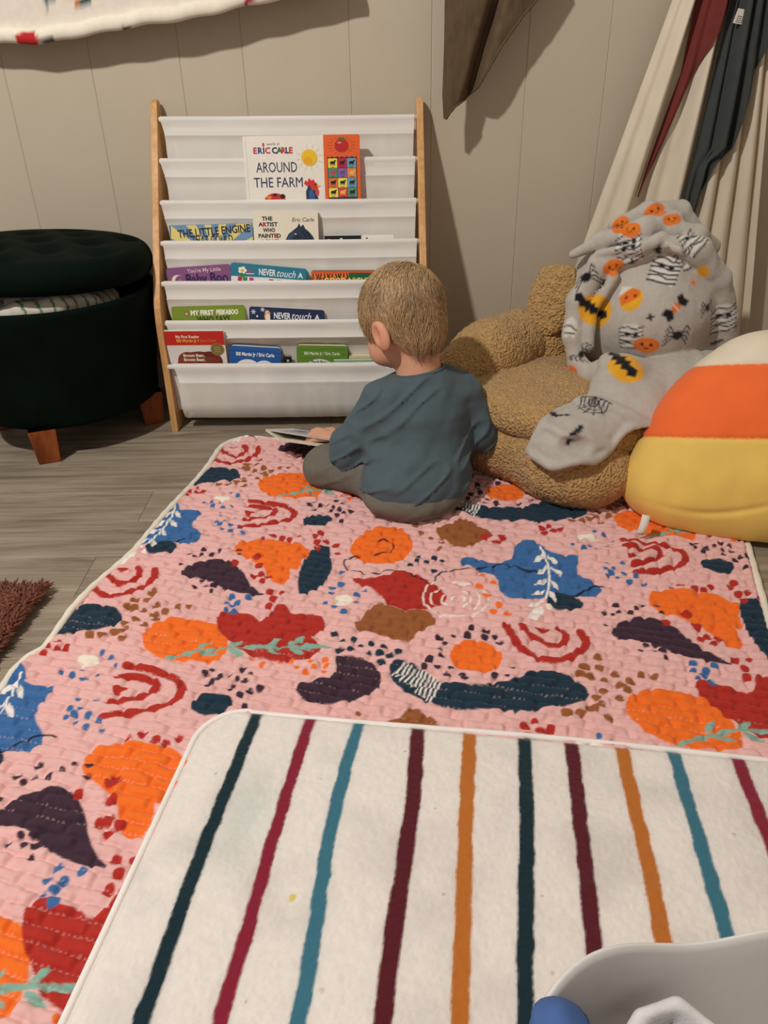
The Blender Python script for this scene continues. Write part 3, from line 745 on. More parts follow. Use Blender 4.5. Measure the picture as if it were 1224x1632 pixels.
def build_quilt():
    O = np.array(Q_O)
    A = np.array(Q_A)
    B = np.array(Q_B)
    W, H, st = 1.13, 1.60, 0.0019
    ns, nt_ = int(W / st) + 1, int(H / st) + 1
    u = np.linspace(0, 1, ns)
    t = np.linspace(0, H, nt_)
    lt = np.array([0, .02, .07, .15, .26, .37, .51, .58, .645, .707, .763, .80, .83, .866, .90, 1.0, 1.2, 1.6])
    lo = np.array([.012, -.002, -.0139, -.0043, .0013, .0062, .011, .0073, .0039, .0048, .0128, .0177, .0034, .0046, .0148, .008, .012, .01])
    sl = np.interp(t, lt, lo)
    ker = np.ones(9) / 9
    sl = np.convolve(np.pad(sl, 4, 'edge'), ker, 'valid')
    S = sl[:, None] + (W - sl[:, None]) * u[None, :]
    T = np.repeat(t[:, None], ns, 1)
    # rounded head corners
    cr = 0.03
    e = np.clip((cr - (S - sl[:, None])) / cr, 0, 1)
    T = T + (cr - np.sqrt(np.maximum(cr * cr - (e * cr) ** 2, 0))) * np.clip(1 - T / 0.12, 0, 1)
    P2 = np.stack([S, T], -1).reshape(-1, 2).astype(np.float32)
    P3 = np.concatenate([P2, np.zeros((len(P2), 1), np.float32)], 1)
    # quilting: rows of puffed cells with staggered, wandering joints
    rw, cl = 0.0172, 0.056
    tt = P2[:, 1] + 0.0022 * vnoise(P3, 14) + 0.0012 * vnoise(P3, 45, 9)
    ri = np.floor(tt / rw)
    fr = tt / rw - ri
    hsh = np.modf(np.abs(np.sin(ri * 12.9898) * 43758.5453))[0]
    ss = (P2[:, 0] + 0.006 * vnoise(P3, 30, 5)) / cl + 0.5 * (ri % 2) + 0.35 * hsh
    fj = np.abs(ss - np.round(ss)) * cl
    prof = 1 - np.abs(2 * fr - 1) ** 2.6
    joint = 1 - 0.75 * np.exp(-(fj / 0.0042) ** 2)
    h = 0.0085 * np.clip(prof, 0, 1) ** 0.6 * joint
    h = h * (0.85 + 0.3 * vnoise(P3, 60, 3)) + 0.0006 * vnoise(P3, 160, 1)
    seam = np.exp(-(np.minimum(fr, 1 - fr) * rw / 0.0045) ** 2)
    h = h + 0.0022 * seam * vnoise(P3 * np.array([1.0, 0.45, 1.0], np.float32), 130, 13) + 0.0012 * seam * vnoise(P3 * np.array([1.0, 0.6, 1.0], np.float32), 240, 17)
    wob = 0.004 * (vnoise(P3, 7, 2) + 1) + 0.002 * (vnoise(P3, 16, 4) + 1)
    # soft creases beside the sweet-shaped pillow
    cz = np.exp(-(((P2[:, 0] - 0.93) / 0.10) ** 2 + ((P2[:, 1] - 0.33) / 0.09) ** 2))
    wob = wob + cz * 0.012 * np.abs(np.sin((P2[:, 0] * 0.8 + P2[:, 1] * 0.5) * 70 + 2 * vnoise(P3, 12)))
    Z = 0.003 + h + wob
    edge = np.minimum.reduce([P2[:, 0] - np.repeat(sl, ns), W - P2[:, 0], P2[:, 1] + 0.002])
    Z = 0.003 + (Z - 0.003) * sstep(edge, 0, 0.012) ** 0.7
    # printed design, repeated over the cloth
    C = np.tile(np.array(Q_PINK, np.float32), (len(P2), 1))
    C *= (1 + 0.03 * vnoise(P3, 9, 7))[:, None]
    r1, r2 = np.array(Q_REPEAT[0]), np.array(Q_REPEAT[1])
    P2g = P2.reshape(nt_, ns, 2)
    Cg = C.reshape(nt_, ns, 3)
    jit = np.random.default_rng(11)
    for col, kind, pts, w in Q_PRINT:
        shapes = []
        if kind == 'd':
            for p in pts:
                n = 12
                ph = jit.random() * 6
                el = 0.75 + 0.5 * jit.random()
                rr = w * (0.75 + 0.5 * jit.random())
                shapes.append(np.array([(p[0] + rr * math.cos(a) * (1 + .12 * math.sin(2 * a + ph)), p[1] + rr * el * math.sin(a) * (1 + .12 * math.cos(3 * a + ph)))
                                        for a in np.linspace(0, 2 * math.pi, n + 1)[:-1]]))
        elif kind == 'p':
            shapes.append(smooth_poly(pts, 1))
        else:
            shapes.append(smooth_poly(pts, 1, False))
        for sh in shapes:
            for i in range(-3, 4):
                for j in range(-4, 5):
                    q = sh + i * r1 + j * r2
                    m0 = q.min(0) - w - 0.006
                    m1 = q.max(0) + w + 0.006
                    if m1[0] < -0.02 or m0[0] > W or m1[1] < 0 or m0[1] > H:
                        continue
                    i0, i1 = max(0, int((m0[0] - 0.02) / W * ns) - 4), min(ns, int((m1[0] + 0.02) / W * ns) + 6)
                    j0, j1 = max(0, int(m0[1] / H * nt_) - 16), min(nt_, int(m1[1] / H * nt_) + 6)
                    sub = P2g[j0:j1, i0:i1].reshape(-1, 2)
                    if not len(sub):
                        continue
                    d = sd_line(sub, q, max(w, 0.0031)) if kind == 'l' else sd_poly(sub, q)
                    cs = Cg[j0:j1, i0:i1].reshape(-1, 3).copy()
                    paint(cs, sub, d, PAL[col], 0.0010)
                    Cg[j0:j1, i0:i1] = cs.reshape(j1 - j0, i1 - i0, 3)
    C = Cg.reshape(-1, 3)
    # pale thread along some of the stitched rows
    onl = (np.minimum(fr, 1 - fr) * rw < 0.0013) & (np.sin(P2[:, 0] * 900 + ri * 2) > 0.1) & (hsh > 0.45) & (P2[:, 1] > 0.7)
    C[onl] = C[onl] * 0.72 + 0.28 * np.array(lin(225, 190, 180), np.float32)
    XY = O + P2[:, :1] * A + P2[:, 1:] * B
    V = np.concatenate([XY, Z[:, None]], 1)
    Fq = grid_faces(nt_, ns)[:, ::-1]
    # leave out what lies under the striped mat
    md = XY - np.array(MAT_O)
    ms, mt_ = md @ np.array(MAT_A), md @ np.array(MAT_B)
    hid = (ms > -0.03) & (mt_ > 0.05)
    keep = ~hid[Fq].all(1)
    Fq = Fq[keep]
    used = np.zeros(len(V), bool)
    used[Fq.ravel()] = True
    remap = np.cumsum(used) - 1
    V, C, Fq = V[used], C[used], remap[Fq]
    root = empty('quilted_playmat', (float(O[0]), float(O[1]), 0.0), 'pink quilted playmat printed with rainbows, leaves and colourful blobs', 'quilt')
    make('quilted_cloth', to_local(root, V), Fq, mat('quilt_cotton', attr=True, rough=0.85, var=0.05, vscale=60, bump=0.3, bscale=900, sheen=0.1, spec=0.2), root, True, C)
    tl = np.linspace(0.035, H, 160)
    pts = [(1.13, x, 0) for x in ()]
    path = [(W + 0.001, tt_, 0.008) for tt_ in np.linspace(H, 0.02, 120)] + [(s, -0.001, 0.008) for s in np.linspace(W - 0.02, 0.045, 90)]
    path += [(0.026 - 0.001, 0.003, 0.008), (0.012, 0.010, 0.008), (0.002, 0.022, 0.008)]
    path += [(float(np.interp(tt_, t, sl)) - 0.001, tt_, 0.008 + 0.003 * math.sin(tt_ * 21)) for tt_ in tl]
    path = np.array(path)
    wp = np.concatenate([O + path[:, :1] * A + path[:, 1:2] * B, path[:, 2:]], 1)
    bd = MB().tube(wp, 0.0068 + 0.0006 * np.sin(np.arange(len(wp)) * 1.7), 10)
    bv = np.array(bd.V)
    bv[:, 2] = np.maximum(bv[:, 2] * 0.85, 0.001)
    bd.V = to_local(root, bv).tolist()
    bo = bd.build('edge_binding', mat('binding_cotton', lin(232, 222, 206), rough=0.85, var=0.06, bump=0.3, bscale=500), root, True)
    bo['label'] = 'cream edge binding'
build_quilt()

# ================================================================== STRIPED MAT
MPAL = {'ink': lin(20, 44, 52), 'crimson': lin(134, 30, 54), 'teal': lin(58, 112, 130), 'wine': lin(88, 26, 36), 'amber': lin(186, 108, 42)}

def build_mat():
    O, A, B = np.array(MAT_O), np.array(MAT_A), np.array(MAT_B)
    s0, s1, H, st, r = -0.073, 0.80, 0.62, 0.0018, 0.062
    ns, nt_ = int((s1 - s0) / st), int(H / st)
    t = np.linspace(0, H, nt_)
    sl = np.where(t < r, s0 + r - np.sqrt(np.maximum(r * r - (r - t) ** 2, 0)), s0)
    S = sl[:, None] + (s1 - sl[:, None]) * np.linspace(0, 1, ns)[None, :]
    T = np.repeat(t[:, None], ns, 1)
    T = T + 0.0025 * np.sin(S * 9 + 1) * np.clip(1 - T / 0.2, 0, 1)
    P2 = np.stack([S, T], -1).reshape(-1, 2).astype(np.float32)
    P3 = np.concatenate([P2, np.zeros((len(P2), 1), np.float32)], 1)
    edge = np.minimum.reduce([P2[:, 0] - np.repeat(sl, ns), P2[:, 1]])
    Z = 0.014 + 0.011 * np.sqrt(sstep(edge, 0, 0.014)) + 0.0005 * vnoise(P3, 260) + 0.0018 * (vnoise(P3, 9, 3)) * sstep(edge, 0, .05) + 0.0009 * vnoise(P3, 28, 6) * sstep(edge, 0, .03)
    C = np.tile(np.array(lin(233, 224, 216), np.float32), (len(P2), 1))
    grime = np.clip(vnoise(P3, 11, 8) + 0.7 * vnoise(P3, 27, 2), 0, 1.2)
    C *= (1 - 0.13 * grime)[:, None]
    tint = np.exp(-(((P2[:, 0] - 0.035) / 0.03) ** 2 + ((P2[:, 1] - 0.17) / 0.06) ** 2))[:, None]
    C *= 1 - tint * np.array([0.16, 0.06, 0.05], np.float32)
    for k in range(26):
        c = np.array([rng.uniform(-.03, .62), rng.uniform(.05, .4)])
        d = np.linalg.norm(P2 - c, axis=1)
        C *= (1 - rng.uniform(.2, .5) * (d < rng.uniform(.0012, .0028)))[:, None]
    for col, pts, w in MAT_STRIPES:
        p0, p1, pe = np.array(pts[0]), np.array(pts[1]), np.array(pts[-1])
        q = [tuple(p0 - (0, 0.03))] + pts + [(float(pe[0]), 0.7)]
        q = smooth_poly(q, 2, False)
        d = sd_line(P2 + np.stack([0.0012 * vnoise(P3, 60, 4), 0 * P2[:, 0]], 1), q, w)
        halo = np.exp(-np.clip(d, 0, 1) / 0.004)[:, None] * 0.10
        C += halo * (np.array(MPAL[col], np.float32) - C)
        paint(C, P2, d + 0.0006 * vnoise(P3, 300, 2), np.array(MPAL[col]), 0.0014)
    # a little mustard speck
    paint(C, P2, np.linalg.norm(P2 - np.array([0.114, 0.265]), axis=1) - 0.0035 + 0.002 * vnoise(P3, 300), lin(222, 198, 110), 0.001)
    XY = O + P2[:, :1] * A + P2[:, 1:] * B
    root = empty('striped_floor_mat', (float(O[0]), float(O[1]), 0.012), 'white plush floor mat with thin multicoloured stripes and rounded corner', 'mat')
    V = np.concatenate([XY, Z[:, None]], 1)
    make('plush_top', to_local(root, V), grid_faces(nt_, ns)[:, ::-1], mat('plush_white', attr=True, rough=0.95, var=0.04, vscale=90, bump=0.5, bscale=1100, sheen=0.25, spec=0.1, bdist=0.0012), root, True, C)
    path = [(s, 0.0025 * math.sin(s * 9 + 1) - 0.002, 0.0165) for s in np.linspace(s1, s0 + r, 120)]
    path += [(s0 + r - (r + 0.002) * math.sin(a), r - (r + 0.002) * math.cos(a), 0.0165) for a in np.linspace(0.05, math.pi / 2, 24)]
    path += [(s0 - 0.002, tt, 0.0165) for tt in np.linspace(r + 0.01, H, 60)]
    path = np.array(path)
    wp = np.concatenate([O + path[:, :1] * A + path[:, 1:2] * B, path[:, 2:]], 1)
    m = MB().tube(wp, 0.0042, 8)
    m.V = to_local(root, m.V).tolist()
    m.build('edge_piping', mat('piping_white', lin(240, 232, 226), rough=0.8, var=0.04), root, True)
build_mat()

# ================================================================== SHAG RUG (corner in view at the left)
def build_rug():
    root = empty('shag_rug', (-0.6, -0.85, 0), 'dark reddish-brown shag rug with a cream knotted edge', 'rug')
    MB().box((-0.315, -0.232, 0.0005), (-0.030, -0.008, 0.008)).build('rug_backing', mat('rug_backing', lin(70, 44, 38), rough=0.9), root)
    n = 9500
    x = -rng.random(n) ** 1.3 * 0.30
    yy = -rng.random(n) * 0.175
    x = np.where(x > -0.004 + (yy + 0.0) * 0.10, x + yy * 0.10, x)
    V, Fs, Cc = [], [], []
    base = np.array(lin(124, 74, 56))
    for i in range(n):
        L = 0.016 + 0.012 * rng.random()
        a = rng.random() * 6.28
        lean = 0.6 + 0.5 * rng.random()
        p = np.array([x[i], yy[i], 0.006])
        dv = np.array([math.cos(a) * lean * .6, math.sin(a) * lean * .6, 1.0])
        if x[i] > -0.02:
            dv[0] += 0.6
        if yy[i] > -0.02:
            dv[1] += 0.35
        dv /= np.linalg.norm(dv)
        sd = np.cross(dv, (0, 0, 1.0))
        sd /= np.linalg.norm(sd)
        up = np.cross(sd, dv)
        r = 0.0020 + 0.0009 * rng.random()
        q = [p + r * sd, p - .5 * r * sd + .87 * r * up, p - .5 * r * sd - .87 * r * up]
        q += [v + dv * L * .6 + (0, 0, 0) for v in q[:3]]
        tip = p + dv * L + np.array([dv[0], dv[1], -0.6]) * 0.006
        k = len(V)
        V += q + [tip]
        Fs += [[k, k + 1, k + 4, k + 3], [k + 1, k + 2, k + 5, k + 4], [k + 2, k, k + 3, k + 5], [k + 3, k + 4, k + 6], [k + 4, k + 5, k + 6], [k + 5, k + 3, k + 6]]
        Cc += [base * (0.75 + 0.5 * rng.random())] * 7
    o = make('pile', V, Fs, mat('rug_pile', attr=True, rough=0.85, var=0.1), root, True, np.array(Cc))
    o['kind'] = 'stuff'
    m = MB()
    for k in range(150):
        c = np.array([-0.012 - 0.30 * rng.random(), -0.180 - 0.05 * rng.random(), 0.010 + 0.014 * rng.random()])
        a = rng.random() * 6.28
        m.tube([c + 0.011 * np.array([math.cos(a + t), math.sin(a + t) * .8, .35 * math.sin(2 * t)]) for t in np.linspace(0, 4.5, 9)], 0.0045, 6)
    o = m.build('knotted_edge', mat('rug_cream', lin(206, 186, 158), rough=0.9, var=0.12), root, True)
    o['label'] = 'cream knotted wool edge'
build_rug()

# ================================================================== SLING BOOK RACK
BARS = [(0.095, 0.685), (0.043, 0.600), (-0.009, 0.515), (-0.059, 0.433), (-0.108, 0.351), (-0.138, 0.266), (-0.160, 0.166)]
RX0, RX1 = -0.514, 0.097
BAR_R = 0.0075
def droop(x):
    return -0.0105 * (x - RX0)          # the rack stands very slightly out of level

def build_rack():
    root = empty('book_rack', (-0.21, -0.02, 0), 'low beech book rack with white fabric sling pockets against the wall', 'bookshelf')
    ox, oy, _ = root.location
    prof = [(-0.172, 0.0), (-0.1715, 0.02), (-0.158, 0.270), (-0.150, 0.305), (-0.139, 0.328), (-0.128, 0.345), (0.078, 0.680), (0.094, 0.708), (0.101, 0.720),
            (0.109, 0.7255), (0.118, 0.727), (0.127, 0.7255), (0.132, 0.719), (0.134, 0.71), (0.134, 0.0)]
    for k, (xa, xb) in enumerate(((RX0 - 0.015, RX0), (RX1, RX1 + 0.015))):
        dz = droop(xa) if k else 0.0
        pr = [(y_, z_ + dz * min(1, z_ / 0.1)) for y_, z_ in prof]
        m = MB()
        n = len(pr)
        b = 0.0022
        cy = sum(p[0] for p in pr) / n
        cz = sum(p[1] for p in pr) / n
        def inset(p, d):
            L = math.hypot(p[0] - cy, p[1] - cz)
            return (p[0] + (cy - p[0]) / L * d, p[1] + (cz - p[1]) / L * d)
        rings = [(xa, b), (xa + b, 0), (xb - b, 0), (xb, b)]
        V = []
        for x_, d in rings:
            V += [(x_ - ox, *(np.array(inset(p, d)) - (oy, 0))) for p in pr]
        Fs = [[r * n + i, r * n + (i + 1) % n, (r + 1) * n + (i + 1) % n, (r + 1) * n + i] for r in range(3) for i in range(n)]
        Fs += [list(range(n))[::-1], [3 * n + i for i in range(n)]]
        m.add(V, [f[::-1] for f in Fs]).build('side_panel', honey_wood, root)
    wh = mat('sling_white', lin(243, 238, 231), rough=0.85, var=0.02, vscale=8, bump=0.25, bscale=700, trans=0.14, translucent=0.14, spec=0.15)
    whd = mat('dowel_white', lin(238, 234, 230), rough=0.6, var=0.02)
    for i, (by, bz) in enumerate(BARS):
        m = MB().tube([(x - ox, by - oy, bz + droop(x)) for x in (RX0 - 0.002, -0.2, RX1 + 0.002)], BAR_R - 0.0012, 12)
        m.build('dowel', whd, root, True)
    # pockets: cloth over the rear dowel, down, forward and up over the front dowel
    for j in range(6):
        (y0, z0), (y1, z1) = BARS[j], BARS[j + 1]
        bot = z1 - 0.062 if j < 4 else (z1 - 0.034 if j == 4 else 0.034)
        path = []
        for a in np.linspace(150, -8, 9):                    # over the rear dowel, front side
            path.append((y0 + (BAR_R) * math.cos(R(a)) * 1, z0 + BAR_R * math.sin(R(a))))
        path = [(y0 + BAR_R * math.cos(R(a)), z0 + BAR_R * math.sin(R(a))) for a in np.linspace(30, 190, 9)]
        path += [(y0 - BAR_R + 0.0010, z0 - 0.010), (y0 - BAR_R + 0.0016, z0 - 0.0310), (y0 - BAR_R - 0.0022, z0 - 0.0314), (y0 - BAR_R - 0.0026, z0 - 0.0324), (y0 - BAR_R - 0.0012, z0 - 0.0345)]
        rear_b = (y1 + (0.030 if j < 5 else 0.024), bot)
        if j == 5:
            path += [(y1 + 0.033, z1 + 0.048), (y1 + 0.037, z1 + 0.02), (y1 + 0.039, z1 - 0.04), (y1 + 0.039, bot + 0.02)]
            rear_b = (y1 + 0.036, bot)
        for t in (np.linspace(0.15, 1, 9) if j < 5 else ()):
            path.append((y0 - BAR_R + 0.0008 + (rear_b[0] - (y0 - BAR_R + 0.0008)) * t, z0 - 0.033 + (rear_b[1] - z0 + 0.033) * t))
        fb = y1 + 0.007
        for a in np.linspace(15, 165, 7):
            path.append(((rear_b[0] + fb) / 2 + (rear_b[0] - fb) / 2 * math.cos(R(a)), bot - 0.008 * math.sin(R(a))))
        front = [(fb - 0.000, bot + 0.004), (y1 + 0.005, bot + (z1 - bot) * .5), (y1 + 0.005, z1 - 0.012)]
        if j == 5:
            front = [(y1 - 0.004, bot + 0.004), (y1 - 0.010, bot + (z1 - bot) * .3), (y1 - 0.011, bot + (z1 - bot) * .6), (y1 - 0.0115, z1 - 0.040), (y1 - BAR_R - 0.0046, z1 - 0.0362), (y1 - BAR_R - 0.0042, z1 - 0.0352), (y1 - BAR_R - 0.0004, z1 - 0.0348), (y1 - BAR_R - 0.0004, z1 - 0.012)]
        path += front
        if j == 5:
            path += [(y1 + (BAR_R + 0.0012) * math.cos(R(a)), z1 + (BAR_R + 0.0012) * math.sin(R(a))) for a in np.linspace(180, 0, 9)]
        path = np.array(path)
        nx = 90
        us = np.linspace(0, 1, nx)
        depth = np.clip((z0 - path[:, 1]) / 0.1, 0, 1.4)
        X0 = RX0 + 0.006 + 0.010 * depth + 0.002 * np.sin(path[:, 1] * 60)
        X1 = RX1 - 0.006 - 0.004 * depth
        X = X0[:, None] + (X1 - X0)[:, None] * us[None, :]
        Y = np.repeat(path[:, 0][:, None], nx, 1)
        Z = np.repeat(path[:, 1][:, None], nx, 1)
        Q = np.stack([X, Y * 0, Z], -1).reshape(-1, 3)
        wr_ = (0.0022 * vnoise(Q * (1, 1, 0.5), 14, j * 3.1) + 0.0015 * vnoise(Q * (1.6, 1, 0.35), 30, j * 5.7)).reshape(X.shape)
        dg = 0.0013 * np.abs(vnoise(np.stack([(X + Z * 1.4).ravel(), Q[:, 1], (X * .2).ravel()], 1), 26, j * 1.3 + 4).reshape(X.shape))
        am = np.clip((z0 - Z) / 0.05, 0, 1)
        Y = Y - (np.abs(wr_) * 1.1 + dg) * am
        Z = Z + droop(X) - 0.0016 * np.sin(us * math.pi)[None, :]
        V = np.stack([X - ox, Y - oy, Z], -1).reshape(-1, 3)
        make('sling_pocket', V, grid_faces(len(path), nx), wh, root)
    return root
build_rack()

# ================================================================== BOOKS
def rounded_rect(w, h, r, n=5):
    P = []
    for cx, cz, a0 in ((w / 2 - r, h / 2 - r, 0), (-w / 2 + r, h / 2 - r, 90), (-w / 2 + r, -h / 2 + r, 180), (w / 2 - r, -h / 2 + r, 270)):
        for a in np.linspace(a0, a0 + 90, n):
            P.append((cx + r * math.cos(R(a)), cz + r * math.sin(R(a))))
    return P

print_mat = mat('cover_print', attr=True, rough=0.4, var=0.03, vscale=300, spec=0.4)
page_mat = mat('page_edges', lin(226, 214, 186), rough=0.7, var=0.08, stretch=(1, 60, 1), vscale=40)

class Book:
    def __init__(s, name, label, x0, x1, top, j, h, t, tilt=0.0, cover=(255, 255, 255), r=0.006, lean=10.0, back=None, dy=0.0, hard=False):
        s.w = (x1 - x0) / math.cos(R(tilt))
        s.h, s.t = h, t
        by, bz = BARS[j]
        xm = (x0 + x1) / 2
        T = math.tan(R(lean))
        Yf = by + 0.014 + (top - bz) * T + dy
        M = Matrix.Translation((xm, Yf, top)) @ Matrix.Rotation(R(-lean), 4, 'X') @ Matrix.Rotation(R(tilt), 4, 'Y') @ Matrix.Translation((0, t / 2, -h / 2))
        s.o = empty(name, (0, 0, 0), label, 'book', 'books in the sling rack')
        s.o.matrix_basis = M
        ct = 0.0016
        cv = mat('cover_%d_%d_%d' % cover, lin(*cover), rough=0.4, var=0.03, vscale=80, spec=0.4)
        rr = rounded_rect(s.w, h, r)
        pi = rounded_rect(s.w - 0.002, h - 0.002, r) if not hard else rounded_rect(s.w - 0.006, h - 0.006, 0.001)
        MB().prism([(x, z) for x, z in pi], 1, -t / 2 + ct, t / 2 - ct).build('page_block', page_mat, s.o)
        MB().prism(rr, 1, -t / 2, -t / 2 + ct).build('front_cover', cv, s.o)
        MB().prism(rr, 1, t / 2 - ct, t / 2).build('back_cover', cv if back is None else mat('cover_%d_%d_%d' % back, lin(*back), rough=0.4), s.o)
        if hard:
            MB().box((-s.w / 2, -t / 2, -h / 2), (-s.w / 2 + 0.002, t / 2, h / 2)).build('spine', cv, s.o)
        s.m = MB()
        s.k = 0
    # print coordinates: x from left edge, d down from the top edge, both in metres
    def poly(s, pts, rgb, lift=None):
        s.k += 1
        y_ = -s.t / 2 - 0.00012 - 0.00004 * s.k if lift is None else -s.t / 2 - lift
        q = [(x - s.w / 2, y_, s.h / 2 - d) for x, d in pts]
        s.m.add(q, [list(range(len(q)))], lin(*rgb))
        return s
    def rect(s, x0, d0, x1, d1, rgb):
        return s.poly([(x0, d0), (x0, d1), (x1, d1), (x1, d0)], rgb)
    def disc(s, x, d, rx, ry, rgb, n=20, a0=0, a1=360):
        return s.poly([(x + rx * math.cos(R(a)), d - ry * math.sin(R(a))) for a in np.linspace(a0, a1, n, endpoint=(a1 - a0 != 360))], rgb)
    def stroke(s, pts, w, rgb):
        for (ax, ad), (bx, bd) in zip(pts[:-1], pts[1:]):
            L = math.hypot(bx - ax, bd - ad)
            nx, nd = -(bd - ad) / L * w / 2, (bx - ax) / L * w / 2
            s.poly([(ax + nx, ad + nd), (bx + nx, bd + nd), (bx - nx, bd - nd), (ax - nx, ad - nd)], rgb)
        return s
    def text(s, body, x, d, size, rgb, width=None, shear=0.0, bold=0.0, rot=0.0):
        """baseline starts at (x,d); width fits the line to a length"""
        V, Fs = text_mesh(body, size, shear, bold)
        if not V:
            return s
        xs = [v[0] for v in V]
        sx = 1.0 if width is None else width / (max(xs) - min(xs))
        s.k += 1
        y_ = -s.t / 2 - 0.00012 - 0.00004 * s.k
        c_, s_ = math.cos(R(rot)), math.sin(R(rot))
        q = []
        for vx, vz in V:
            vx = (vx - min(xs)) * sx
            q.append((x - s.w / 2 + vx * c_ - vz * s_, y_, s.h / 2 - d + vx * s_ + vz * c_))
        s.m.add(q, Fs, lin(*rgb))
        return s
    def multi(s, body, x, d, size, cols, width, bold=0.0):
        n = len(body)
        k = 0
        for i, ch in enumerate(body):
            if ch != ' ':
                s.text(ch, x + width * i / n, d, size, cols[k % len(cols)], None, 0, bold)
                k += 1
        return s
    def done(s):
        if s.m.V:
            o = s.m.build('cover_print', print_mat, s.o, False, True)
            o['label'] = 'printed cover picture and lettering'
        return s.o

NAVYT = (24, 46, 86)
# top row: farm sound book with button strip
b = Book('board_book', 'large white farm book with orange button strip on the top shelf', -0.310, -0.123, 0.651, 2, 0.190, 0.016, 0.3, (236, 228, 216), r=0.003)
b.stroke([(0.007, 0.0), (0.007, 0.19)], 0.0010, (206, 196, 182))
b.text('world of', 0.055, 0.020, 0.0085, (60, 50, 50))
for ch, xx, cc in (('E', 0.0235, (190, 40, 44)), ('R', 0.0340, (40, 60, 130)), ('I', 0.0460, (44, 50, 60)), ('C', 0.0505, (196, 44, 60)), ('C', 0.0665, (30, 36, 60)), ('A', 0.0770, (50, 110, 60)), ('R', 0.0885, (200, 40, 40)), ('L', 0.0985, (36, 40, 90)), ('E', 0.1065, (205, 50, 40))):
    b.text(ch, xx, 0.037, 0.0180, cc, None, 0, 0.0007)
b.disc(0.0475, 0.0185, 0.0026, 0.0042, (186, 80, 30))
b.text('AROUND', 0.0275, 0.0775, 0.0315, NAVYT, 0.096)
b.text('THE FARM', 0.020, 0.1100, 0.0310, NAVYT, 0.115)
for a in range(0, 360, 30):
    c_, s_ = math.cos(R(a + 10)), math.sin(R(a + 10))
    b.stroke([(0.153 + 0.022 * c_, 0.047 - 0.020 * s_), (0.153 + 0.031 * c_, 0.047 - 0.029 * s_)], 0.0006, (226, 186, 90))
b.disc(0.153, 0.047, 0.0185, 0.0175, (238, 190, 30))
b.disc(0.150, 0.054, 0.011, 0.008, (230, 170, 24))
b.disc(0.068, 0.142, 0.026, 0.019, (198, 44, 34), 20, 0, 180).disc(0.086, 0.130, 0.006, 0.005, (30, 26, 26)).disc(0.054, 0.132, 0.006, 0.004, (236, 120, 60)).disc(0.068, 0.127, 0.005, 0.003, (40, 26, 24))
b.poly([(0.142, 0.145), (0.142, 0.120), (0.148, 0.108), (0.158, 0.104), (0.165, 0.114), (0.168, 0.130), (0.174, 0.145)], (30, 50, 84))
b.poly([(0.149, 0.145), (0.149, 0.120), (0.156, 0.114), (0.161, 0.126), (0.162, 0.145)], (44, 96, 150))
b.disc(0.162, 0.109, 0.009, 0.009, (206, 60, 40))
b.poly([(0.138, 0.103), (0.142, 0.095), (0.146, 0.100), (0.150, 0.091), (0.156, 0.097), (0.161, 0.094), (0.164, 0.102), (0.154, 0.108), (0.144, 0.108)], (222, 44, 50))
b.poly([(0.169, 0.105), (0.178, 0.108), (0.169, 0.111)], (240, 190, 60)).disc(0.168, 0.122, 0.0045, 0.008, (214, 60, 70)).disc(0.164, 0.106, 0.0018, 0.0018, (20, 20, 20))
bk = b.done()
